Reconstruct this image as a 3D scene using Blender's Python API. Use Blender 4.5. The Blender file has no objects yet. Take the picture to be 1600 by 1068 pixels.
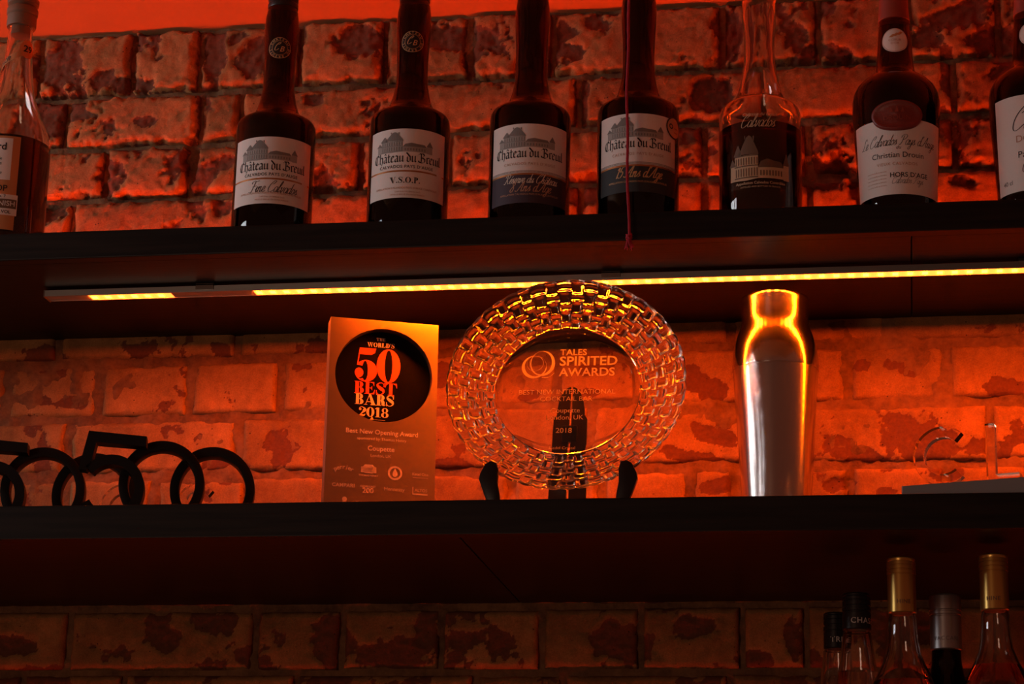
import bpy, bmesh, math, random
import numpy as np
from mathutils import Matrix, Vector

S = bpy.context.scene
COL = S.collection
PI = math.pi
rad = math.radians

# ------------------------------------------------------------------ camera
# Wall face is the plane Y = 0, the room lies towards -Y, Z is up (metres).
def make_camera():
    yaw, pitch, roll = -0.17186, 0.28497, 0.02357
    fwd = Vector((math.sin(yaw) * math.cos(pitch), math.cos(yaw) * math.cos(pitch), math.sin(pitch)))
    right = Vector((math.cos(yaw), -math.sin(yaw), 0))
    up = right.cross(fwd)
    r2 = math.cos(roll) * right + math.sin(roll) * up
    u2 = math.cos(roll) * up - math.sin(roll) * right
    cd = bpy.data.cameras.new('camera')
    cd.sensor_width = 36
    cd.lens = 3603 * 36 / 1600
    cd.clip_start = 0.05
    ob = bpy.data.objects.new('camera', cd)
    COL.objects.link(ob)
    m = Matrix((r2, u2, -fwd)).transposed().to_4x4()
    m.translation = (0.48, -2.75, 1.5)
    ob.matrix_world = m
    S.camera = ob
make_camera()

# ------------------------------------------------------------------ world, daylight, exposure
W = bpy.data.worlds.new('room_ambience')
S.world = W
W.use_nodes = True
W.node_tree.nodes['Background'].inputs[0].default_value = (1.0, 0.27, 0.15, 1)
W.node_tree.nodes['Background'].inputs[1].default_value = 0.08

def area_light(name, loc, target, sx, sy, energy, color):
    l = bpy.data.lights.new(name, 'AREA')
    l.shape = 'RECTANGLE'; l.size = sx; l.size_y = sy
    l.energy = energy; l.color = color
    o = bpy.data.objects.new(name, l)
    COL.objects.link(o)
    o.location = loc
    d = Vector(target) - Vector(loc)
    o.rotation_euler = d.to_track_quat('-Z', 'Y').to_euler()
    return o
area_light('window_daylight', (-2.2, -0.92, 2.56), (-.1, -.3, 2.42), 1.0, 0.36, 11, (0.95, 0.96, 1.0))
area_light('front_window_daylight', (-1.7, -5.4, 1.0), (0.1, 0, 2.1), 1.0, 1.2, 17, (1.0, 0.64, 0.44))

V = S.view_settings
V.view_transform = 'Standard'
V.look = 'None'
V.exposure = 0.0
V.gamma = 1.0
V.use_curve_mapping = False
S.cycles.max_bounces = 14
S.cycles.transmission_bounces = 14
S.cycles.transparent_max_bounces = 12
S.cycles.sample_clamp_indirect = 0.0
S.cycles.blur_glossy = 0.6
S.cycles.caustics_reflective = False

LED = (1.0, 0.100, 0.0004)       # orange light of the strips
LED_UP = (1.0, 0.058, 0.0003)    # redder strip behind the top bottles
POWER_MID, POWER_UP, POWER_LOW = 118.0, 54.0, 9.0

# ------------------------------------------------------------------ helpers
def mark(o, label, cat, group=None, kind=None):
    if label: o['label'] = label
    if cat: o['category'] = cat
    if group: o['group'] = group
    if kind: o['kind'] = kind
    return o

def thing(name, label, cat, loc=(0, 0, 0), rz=0, group=None, rx=0):
    o = bpy.data.objects.new(name, None)
    o.empty_display_size = 0.02
    COL.objects.link(o)
    o.location = loc
    o.rotation_euler = (rx, 0, rz)
    return mark(o, label, cat, group)

def link(name, me, mat, parent=None, smooth=False, loc=None):
    o = bpy.data.objects.new(name, me)
    COL.objects.link(o)
    if mat is not None:
        me.materials.append(mat)
    if parent is not None: o.parent = parent
    if loc is not None: o.location = loc
    if smooth:
        me.polygons.foreach_set('use_smooth', [True] * len(me.polygons))
    return o

def mesh(verts, faces):
    me = bpy.data.meshes.new('m')
    me.from_pydata([tuple(v) for v in verts], [], [tuple(f) for f in faces])
    me.update()
    return me

class MB:
    """collects shapes for ONE part"""
    def __init__(s): s.v = []; s.f = []
    def add(s, vs, fs):
        n = len(s.v)
        s.v += [tuple(map(float, v)) for v in vs]
        s.f += [tuple(i + n for i in f) for f in fs]
        return s
    def box(s, x0, x1, y0, y1, z0, z1):
        return s.add([(x0, y0, z0), (x1, y0, z0), (x1, y1, z0), (x0, y1, z0), (x0, y0, z1), (x1, y0, z1), (x1, y1, z1), (x0, y1, z1)],
                     [(0, 3, 2, 1), (4, 5, 6, 7), (0, 1, 5, 4), (1, 2, 6, 5), (2, 3, 7, 6), (3, 0, 4, 7)])
    def lathe(s, prof, n=64, cx=0, cy=0, cap=True):
        vs = []; fs = []
        for r, z in prof:
            for k in range(n):
                a = 2 * PI * k / n
                vs.append((cx + r * math.cos(a), cy + r * math.sin(a), z))
        for i in range(len(prof) - 1):
            for k in range(n):
                k2 = (k + 1) % n
                fs.append((i * n + k, i * n + k2, (i + 1) * n + k2, (i + 1) * n + k))
        if cap:
            fs.append(tuple(range(n - 1, -1, -1)))
            fs.append(tuple((len(prof) - 1) * n + k for k in range(n)))
        return s.add(vs, fs)
    def tube(s, pts, r, n=8):
        pts = [Vector(p) for p in pts]
        vs = []; fs = []
        for i, p in enumerate(pts):
            t = (pts[min(i + 1, len(pts) - 1)] - pts[max(i - 1, 0)]).normalized()
            a = t.orthogonal().normalized() if abs(t.x) > .9 else t.cross(Vector((1, 0, 0))).normalized()
            b = t.cross(a)
            rr = r[i] if isinstance(r, (list, tuple)) else r
            for k in range(n):
                q = 2 * PI * k / n
                vs.append(p + a * math.cos(q) * rr + b * math.sin(q) * rr)
        for i in range(len(pts) - 1):
            for k in range(n):
                k2 = (k + 1) % n
                fs.append((i * n + k, i * n + k2, (i + 1) * n + k2, (i + 1) * n + k))
        fs.append(tuple(range(n - 1, -1, -1)))
        fs.append(tuple((len(pts) - 1) * n + k for k in range(n)))
        return s.add(vs, fs)
    def prism(s, poly, y0, y1):
        """extrude an x,z outline along y"""
        n = len(poly)
        vs = [(x, y0, z) for x, z in poly] + [(x, y1, z) for x, z in poly]
        fs = [tuple(range(n)), tuple(range(2 * n - 1, n - 1, -1))]
        for k in range(n):
            k2 = (k + 1) % n
            fs.append((k2, k, n + k, n + k2))
        return s.add(vs, fs)
    def band(s, outer, inner, y0, y1, closed=True):
        """solid between two matching x,z outlines, extruded along y"""
        n = len(outer)
        vs = [(x, y0, z) for x, z in outer] + [(x, y0, z) for x, z in inner] + \
             [(x, y1, z) for x, z in outer] + [(x, y1, z) for x, z in inner]
        fs = []
        for k in range(n if closed else n - 1):
            k2 = (k + 1) % n
            fs += [(k, k2, n + k2, n + k), (2 * n + k2, 2 * n + k, 3 * n + k, 3 * n + k2),
                   (k2, k, 2 * n + k, 2 * n + k2), (n + k, n + k2, 3 * n + k2, 3 * n + k)]
        if not closed:
            fs += [(0, n, 3 * n, 2 * n), (n - 1, 3 * n - 1, 4 * n - 1, 2 * n - 1)]
        return s.add(vs, fs)
    def build(s, name, mat, parent=None, smooth=False, fix=False, bevel=0, autosmooth=None):
        me = mesh(s.v, s.f)
        if fix:
            bm = bmesh.new(); bm.from_mesh(me)
            bmesh.ops.recalc_face_normals(bm, faces=bm.faces)
            if bevel:
                bmesh.ops.bevel(bm, geom=[e for e in bm.edges if e.calc_face_angle(0) > .5], offset=bevel, segments=2, affect='EDGES', profile=.6)
            bm.to_mesh(me); bm.free()
        o = link(name, me, mat, parent, smooth)
        if autosmooth:
            bm = bmesh.new(); bm.from_mesh(me)
            for e in bm.edges:
                if e.calc_face_angle(0) > autosmooth: e.smooth = False
            bm.to_mesh(me); bm.free()
        return o

# ------------------------------------------------------------------ materials
def new_mat(name):
    m = bpy.data.materials.new(name)
    m.use_nodes = True
    nt = m.node_tree
    return m, nt, nt.nodes['Principled BSDF'], nt.nodes['Material Output']

def plain(name, color, rough=.5, metal=0, spec=.5, bump=0, bscale=200, vary=0):
    m, nt, b, out = new_mat(name)
    b.inputs['Base Color'].default_value = (*color, 1)
    b.inputs['Roughness'].default_value = rough
    b.inputs['Metallic'].default_value = metal
    b.inputs['Specular IOR Level'].default_value = spec
    tc = nt.nodes.new('ShaderNodeTexCoord')
    nz = nt.nodes.new('ShaderNodeTexNoise')
    nz.inputs['Scale'].default_value = bscale
    nz.inputs['Detail'].default_value = 4
    nt.links.new(tc.outputs['Object'], nz.inputs['Vector'])
    if vary:
        mx = nt.nodes.new('ShaderNodeMix'); mx.data_type = 'RGBA'
        mx.inputs[6].default_value = (*color, 1)
        mx.inputs[7].default_value = (*[c * (1 - vary) for c in color], 1)
        nt.links.new(nz.outputs['Fac'], mx.inputs[0])
        nt.links.new(mx.outputs[2], b.inputs['Base Color'])
    if bump:
        bp = nt.nodes.new('ShaderNodeBump')
        bp.inputs['Strength'].default_value = bump
        bp.inputs['Distance'].default_value = .001
        nt.links.new(nz.outputs['Fac'], bp.inputs['Height'])
        nt.links.new(bp.outputs[0], b.inputs['Normal'])
    return m

def glass(name, absorb=None, density=0, rough=.0, ior=1.5, tint=(1, 1, 1)):
    m, nt, b, out = new_mat(name)
    b.inputs['Base Color'].default_value = (*tint, 1)
    b.inputs['Roughness'].default_value = rough
    b.inputs['IOR'].default_value = ior
    b.inputs['Transmission Weight'].default_value = 1
    if density:
        v = nt.nodes.new('ShaderNodeVolumeAbsorption')
        v.inputs['Color'].default_value = (*absorb, 1)
        v.inputs['Density'].default_value = density
        nt.links.new(v.outputs[0], out.inputs['Volume'])
    return m

def emit(name, color, strength):
    m, nt, b, out = new_mat(name)
    b.inputs['Base Color'].default_value = (.3, .2, .1, 1)
    b.inputs['Emission Color'].default_value = (*color, 1)
    b.inputs['Emission Strength'].default_value = strength
    return m

def wood_black(name, c0, c1, rough, dirx=True):
    m, nt, b, out = new_mat(name)
    tc = nt.nodes.new('ShaderNodeTexCoord')
    mp = nt.nodes.new('ShaderNodeMapping')
    mp.inputs['Scale'].default_value = (3, 60, 60)
    nz = nt.nodes.new('ShaderNodeTexNoise'); nz.inputs['Scale'].default_value = 2.5; nz.inputs['Detail'].default_value = 5
    cr = nt.nodes.new('ShaderNodeValToRGB')
    cr.color_ramp.elements[0].color = (*c0, 1); cr.color_ramp.elements[1].color = (*c1, 1)
    cr.color_ramp.elements[0].position = .35; cr.color_ramp.elements[1].position = .7
    nt.links.new(tc.outputs['Object'], mp.inputs[0]); nt.links.new(mp.outputs[0], nz.inputs['Vector'])
    nt.links.new(nz.outputs['Fac'], cr.inputs[0]); nt.links.new(cr.outputs[0], b.inputs['Base Color'])
    bp = nt.nodes.new('ShaderNodeBump'); bp.inputs['Strength'].default_value = .15; bp.inputs['Distance'].default_value = .001
    nt.links.new(nz.outputs['Fac'], bp.inputs['Height']); nt.links.new(bp.outputs[0], b.inputs['Normal'])
    b.inputs['Roughness'].default_value = rough
    b.inputs['Specular IOR Level'].default_value = .22
    return m

def brick_mat():
    """paint worn off the brick where the mesh attribute 'wear' is high"""
    m, nt, b, out = new_mat('painted_brick')
    N = nt.nodes; L = nt.links
    tc = N.new('ShaderNodeTexCoord')
    at = N.new('ShaderNodeAttribute'); at.attribute_name = 'wear'
    tn = N.new('ShaderNodeAttribute'); tn.attribute_name = 'tone'
    n1 = N.new('ShaderNodeTexNoise'); n1.inputs['Scale'].default_value = 260; n1.inputs['Detail'].default_value = 6; n1.inputs['Roughness'].default_value = .7
    n2 = N.new('ShaderNodeTexNoise'); n2.inputs['Scale'].default_value = 45; n2.inputs['Detail'].default_value = 5
    n3 = N.new('ShaderNodeTexVoronoi'); n3.inputs['Scale'].default_value = 120
    for n in (n1, n2, n3): L.new(tc.outputs['Object'], n.inputs['Vector'])
    # edge of the worn patches broken up by noise
    a1 = N.new('ShaderNodeMath'); a1.operation = 'MULTIPLY_ADD'; a1.inputs[1].default_value = 1.0; a1.inputs[2].default_value = -.5
    L.new(n1.outputs['Fac'], a1.inputs[0])
    a2 = N.new('ShaderNodeMath'); a2.operation = 'ADD'
    L.new(at.outputs['Fac'], a2.inputs[0]); L.new(a1.outputs[0], a2.inputs[1])
    mr = N.new('ShaderNodeMapRange'); mr.interpolation_type = 'SMOOTHSTEP'
    mr.inputs['From Min'].default_value = .34; mr.inputs['From Max'].default_value = .62
    L.new(a2.outputs[0], mr.inputs['Value'])
    paint = N.new('ShaderNodeMix'); paint.data_type = 'RGBA'
    paint.inputs[6].default_value = (.52, .25, .09, 1); paint.inputs[7].default_value = (.34, .155, .055, 1)
    L.new(n2.outputs['Fac'], paint.inputs[0])
    bare = N.new('ShaderNodeMix'); bare.data_type = 'RGBA'
    bare.inputs[6].default_value = (.25, .085, .04, 1); bare.inputs[7].default_value = (.10, .035, .02, 1)
    L.new(n1.outputs['Fac'], bare.inputs[0])
    tone = N.new('ShaderNodeMix'); tone.data_type = 'RGBA'; tone.blend_type = 'MULTIPLY'; tone.inputs[0].default_value = 1
    # broad grime and fine grain over the paint
    g1 = N.new('ShaderNodeTexNoise'); g1.inputs['Scale'].default_value = 17; g1.inputs['Detail'].default_value = 8; g1.inputs['Roughness'].default_value = .68
    g2 = N.new('ShaderNodeTexNoise'); g2.inputs['Scale'].default_value = 620; g2.inputs['Detail'].default_value = 3
    L.new(tc.outputs['Object'], g1.inputs['Vector']); L.new(tc.outputs['Object'], g2.inputs['Vector'])
    gr = N.new('ShaderNodeMapRange'); gr.inputs['From Min'].default_value = .32; gr.inputs['From Max'].default_value = .66; gr.inputs['To Min'].default_value = .55; gr.inputs['To Max'].default_value = 1.15
    L.new(g1.outputs['Fac'], gr.inputs['Value'])
    g3 = N.new('ShaderNodeMapRange'); g3.inputs['From Min'].default_value = .3; g3.inputs['From Max'].default_value = .7; g3.inputs['To Min'].default_value = .82; g3.inputs['To Max'].default_value = 1.12
    L.new(g2.outputs['Fac'], g3.inputs['Value'])
    gm = N.new('ShaderNodeMath'); gm.operation = 'MULTIPLY'; L.new(gr.outputs[0], gm.inputs[0]); L.new(g3.outputs[0], gm.inputs[1])
    gx = N.new('ShaderNodeMix'); gx.data_type = 'RGBA'; gx.blend_type = 'MULTIPLY'; gx.inputs[0].default_value = 1
    L.new(paint.outputs[2], gx.inputs[6]); L.new(gm.outputs[0], gx.inputs[7])
    L.new(gx.outputs[2], tone.inputs[6]); L.new(tn.outputs['Color'], tone.inputs[7])
    mix = N.new('ShaderNodeMix'); mix.data_type = 'RGBA'
    L.new(mr.outputs[0], mix.inputs[0]); L.new(tone.outputs[2], mix.inputs[6]); L.new(bare.outputs[2], mix.inputs[7])
    # small dark pits
    pr = N.new('ShaderNodeMapRange'); pr.inputs['From Min'].default_value = .08; pr.inputs['From Max'].default_value = .14
    pr.inputs['To Min'].default_value = .25; pr.inputs['To Max'].default_value = 1
    L.new(n3.outputs['Distance'], pr.inputs['Value'])
    n4 = N.new('ShaderNodeTexNoise'); n4.inputs['Scale'].default_value = 30
    L.new(tc.outputs['Object'], n4.inputs['Vector'])
    p4 = N.new('ShaderNodeMapRange'); p4.inputs['From Min'].default_value = .5; p4.inputs['From Max'].default_value = .62
    L.new(n4.outputs['Fac'], p4.inputs['Value'])
    pm = N.new('ShaderNodeMix'); pm.data_type = 'RGBA'; pm.blend_type = 'MULTIPLY'
    L.new(p4.outputs[0], pm.inputs[0]); L.new(mix.outputs[2], pm.inputs[6]); L.new(pr.outputs[0], pm.inputs[7])
    L.new(pm.outputs[2], b.inputs['Base Color'])
    b.inputs['Roughness'].default_value = .85
    b.inputs['Specular IOR Level'].default_value = .25
    bp = N.new('ShaderNodeBump'); bp.inputs['Strength'].default_value = .55; bp.inputs['Distance'].default_value = .0025
    ba = N.new('ShaderNodeMath'); ba.operation = 'MULTIPLY_ADD'; ba.inputs[1].default_value = .6
    L.new(n1.outputs['Fac'], ba.inputs[0]); L.new(n2.outputs['Fac'], ba.inputs[2])
    L.new(ba.outputs[0], bp.inputs['Height']); L.new(bp.outputs[0], b.inputs['Normal'])
    return m

def mortar_mat():
    m, nt, b, out = new_mat('mortar')
    N = nt.nodes; L = nt.links
    tc = N.new('ShaderNodeTexCoord')
    n1 = N.new('ShaderNodeTexNoise'); n1.inputs['Scale'].default_value = 90; n1.inputs['Detail'].default_value = 7; n1.inputs['Roughness'].default_value = .7
    n2 = N.new('ShaderNodeTexNoise'); n2.inputs['Scale'].default_value = 14; n2.inputs['Detail'].default_value = 3
    L.new(tc.outputs['Object'], n1.inputs['Vector']); L.new(tc.outputs['Object'], n2.inputs['Vector'])
    mx = N.new('ShaderNodeMix'); mx.data_type = 'RGBA'
    mx.inputs[6].default_value = (.12, .06, .035, 1); mx.inputs[7].default_value = (.32, .16, .075, 1)
    ad = N.new('ShaderNodeMath'); ad.operation = 'MULTIPLY_ADD'; ad.inputs[1].default_value = .5
    L.new(n1.outputs['Fac'], ad.inputs[0])
    hf = N.new('ShaderNodeMath'); hf.operation = 'MULTIPLY'; hf.inputs[1].default_value = .5
    L.new(n2.outputs['Fac'], hf.inputs[0]); L.new(hf.outputs[0], ad.inputs[2])
    mr = N.new('ShaderNodeMapRange'); mr.inputs['From Min'].default_value = .35; mr.inputs['From Max'].default_value = .62
    L.new(ad.outputs[0], mr.inputs['Value']); L.new(mr.outputs[0], mx.inputs[0])
    L.new(mx.outputs[2], b.inputs['Base Color'])
    b.inputs['Roughness'].default_value = .95
    b.inputs['Specular IOR Level'].default_value = .15
    bp = N.new('ShaderNodeBump'); bp.inputs['Strength'].default_value = .7; bp.inputs['Distance'].default_value = .004
    L.new(n1.outputs['Fac'], bp.inputs['Height']); L.new(bp.outputs[0], b.inputs['Normal'])
    return m

def brushed(name, color, r0, r1, metal=1.0, stretch=(900, 900, 6), spec=.5, aniso=0):
    m, nt, b, out = new_mat(name)
    N = nt.nodes; L = nt.links
    tc = N.new('ShaderNodeTexCoord'); mp = N.new('ShaderNodeMapping'); mp.inputs['Scale'].default_value = stretch
    nz = N.new('ShaderNodeTexNoise'); nz.inputs['Scale'].default_value = 1; nz.inputs['Detail'].default_value = 3
    L.new(tc.outputs['Object'], mp.inputs[0]); L.new(mp.outputs[0], nz.inputs['Vector'])
    mr = N.new('ShaderNodeMapRange'); mr.inputs['To Min'].default_value = r0; mr.inputs['To Max'].default_value = r1
    L.new(nz.outputs['Fac'], mr.inputs['Value']); L.new(mr.outputs[0], b.inputs['Roughness'])
    b.inputs['Base Color'].default_value = (*color, 1)
    b.inputs['Metallic'].default_value = metal
    b.inputs['Specular IOR Level'].default_value = spec
    if aniso:
        tg = N.new('ShaderNodeTangent'); tg.direction_type = 'RADIAL'; tg.axis = 'Z'
        L.new(tg.outputs[0], b.inputs['Tangent'])
        b.inputs['Anisotropic'].default_value = aniso; b.inputs['Anisotropic Rotation'].default_value = .25
    return m

def frosted():
    """sand-blasted glass: scatters light to both sides"""
    m, nt, b, out = new_mat('frosted_etching')
    t = nt.nodes.new('ShaderNodeBsdfTranslucent'); t.inputs[0].default_value = (.95, .92, .88, 1)
    d = nt.nodes.new('ShaderNodeBsdfDiffuse'); d.inputs[0].default_value = (.95, .92, .88, 1)
    mx = nt.nodes.new('ShaderNodeMixShader'); mx.inputs[0].default_value = .2
    nt.links.new(t.outputs[0], mx.inputs[1]); nt.links.new(d.outputs[0], mx.inputs[2]); nt.links.new(mx.outputs[0], out.inputs['Surface'])
    return m

M = dict(
    brick=brick_mat(), mortar=mortar_mat(),
    shelf=wood_black('black_stained_shelf', (.006, .005, .004), (.016, .011, .008), .42),
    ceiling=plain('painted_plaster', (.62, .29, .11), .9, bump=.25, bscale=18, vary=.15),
    alu=plain('aluminium_channel', (.55, .52, .5), .35, .9),
    clip=plain('clear_clip', (.25, .2, .17), .3),
    unlit=plain('frosted_diffuser', (.75, .7, .62), .4),
    lit=emit('lit_diffuser', (1.0, .085, .010), 9),
    led=emit('led_chip', LED, POWER_MID * 6.0),
    up=emit('uplight_diffuser', LED_UP, POWER_UP),
    low=emit('low_uplight_diffuser', (1, .05, .005), POWER_LOW),
    brown_glass=glass('dark_calvados_bottle_glass', (.55, .07, .02), 210),
    drouin_glass=glass('brown_bottle_glass', (.50, .06, .02), 170),
    wine_glass=glass('dark_wine_bottle_glass', (.3, .02, .03), 260),
    clear=glass('clear_bottle_glass', tint=(.97, .93, .9)),
    amber=glass('amber_spirit', (.60, .09, .02), 170, ior=1.36),
    rose=glass('pale_amber_spirit', (.85, .42, .18), 30, ior=1.36),
    pale=glass('pale_spirit', (.9, .75, .6), 10, ior=1.36),
    crystal=glass('crystal_plate_glass', ior=1.52),
    acrylic=glass('clear_acrylic', ior=1.46, tint=(.97, .95, .93)),
    paper=plain('cream_label_paper', (.88, .81, .75), .75, bump=.1, bscale=400, vary=.06),
    purple=plain('dark_violet_label_paper', (.055, .035, .050), .7),
    teal=plain('dark_green_label_paper', (.028, .034, .036), .7),
    copper=plain('copper_foil', (.55, .24, .09), .35, .7),
    ink=plain('black_ink', (.012, .01, .01), .6),
    greyink=plain('grey_engraving_ink', (.22, .20, .18), .7),
    midink=plain('light_grey_engraving_ink', (.40, .37, .34), .7),
    tanink=plain('tan_ink', (.50, .27, .17), .7),
    enamel=plain('tan_enamel_print', (.62, .42, .25), .6),
    enamel2=plain('brown_enamel_print', (.16, .09, .05), .6),
    gold=plain('gold_cap_metal', (.62, .38, .10), .3, .85),
    goldink=plain('gold_foil_print', (.62, .38, .18), .45, .15),
    silver=plain('silver_cap_metal', (.45, .43, .42), .35, .85),
    blackcap=plain('black_cap', (.012, .012, .013), .35),
    blackfoil=plain('black_foil_cap', (.02, .017, .016), .3),
    whiteink=plain('white_ink', (.75, .72, .70), .6),
    cork=plain('brown_wooden_stopper', (.22, .12, .07), .6, bump=.2),
    orange=plain('orange_label_paper', (.62, .25, .09), .7),
    redwax=plain('red_wax_seal', (.22, .035, .025), .4, bump=.5, bscale=180),
    redcap=plain('red_foil_capsule', (.30, .05, .03), .45),
    signblack=plain('matt_black_sign', (.006, .0055, .0055), .5, spec=.2),
    award=brushed('brushed_bronze_plate', (.42, .34, .26), .36, .44, 1.0, (40, 40, 260)),
    awardblack=plain('black_gloss_disc', (.006, .005, .005), .3, spec=.08),
    redprint=plain('red_print', (.85, .10, .035), .5),
    cream=plain('cream_print', (.85, .74, .60), .5),
    etch=plain('light_grey_etched_print', (.80, .70, .62), .6),
    etch2=plain('faint_etched_print', (.66, .55, .46), .6),
    frost=frosted(),
    easel=plain('black_plastic_easel', (.010, .008, .008), .3),
    steel=brushed('satin_steel_body', (.62, .58, .55), .16, .22, 1.0, (700, 700, 1.2)),
    lid=brushed('brushed_steel_lid', (.75, .70, .66), .11, .17, 1.0, (700, 700, 1.2), aniso=.6),
    cord=plain('red_braided_cord', (.45, .02, .04), .8, bump=.4, bscale=900),
    greybase=plain('grey_acrylic_base', (.20, .17, .15), .35),
)

# ------------------------------------------------------------------ numpy noise over the wall
rng = np.random.default_rng(7)
_T = rng.random((256, 256))
def vnoise(x, z):
    xi = np.floor(x).astype(int); zi = np.floor(z).astype(int)
    fx = x - xi; fz = z - zi
    fx = fx * fx * (3 - 2 * fx); fz = fz * fz * (3 - 2 * fz)
    g = lambda a, b: _T[a % 256, b % 256]
    return (g(xi, zi) * (1 - fx) + g(xi + 1, zi) * fx) * (1 - fz) + (g(xi, zi + 1) * (1 - fx) + g(xi + 1, zi + 1) * fx) * fz
def fbm(x, z, f, octv=4, gain=.5):
    s = 0; a = 1; t = 0
    for k in range(octv):
        s = s + a * vnoise(x * f + 17.3 * k, z * f + 9.1 * k); t += a
        a *= gain; f *= 2.03
    return s / t
def sstep(a, b, x):
    t = np.clip((x - a) / (b - a), 0, 1)
    return t * t * (3 - 2 * t)

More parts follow.
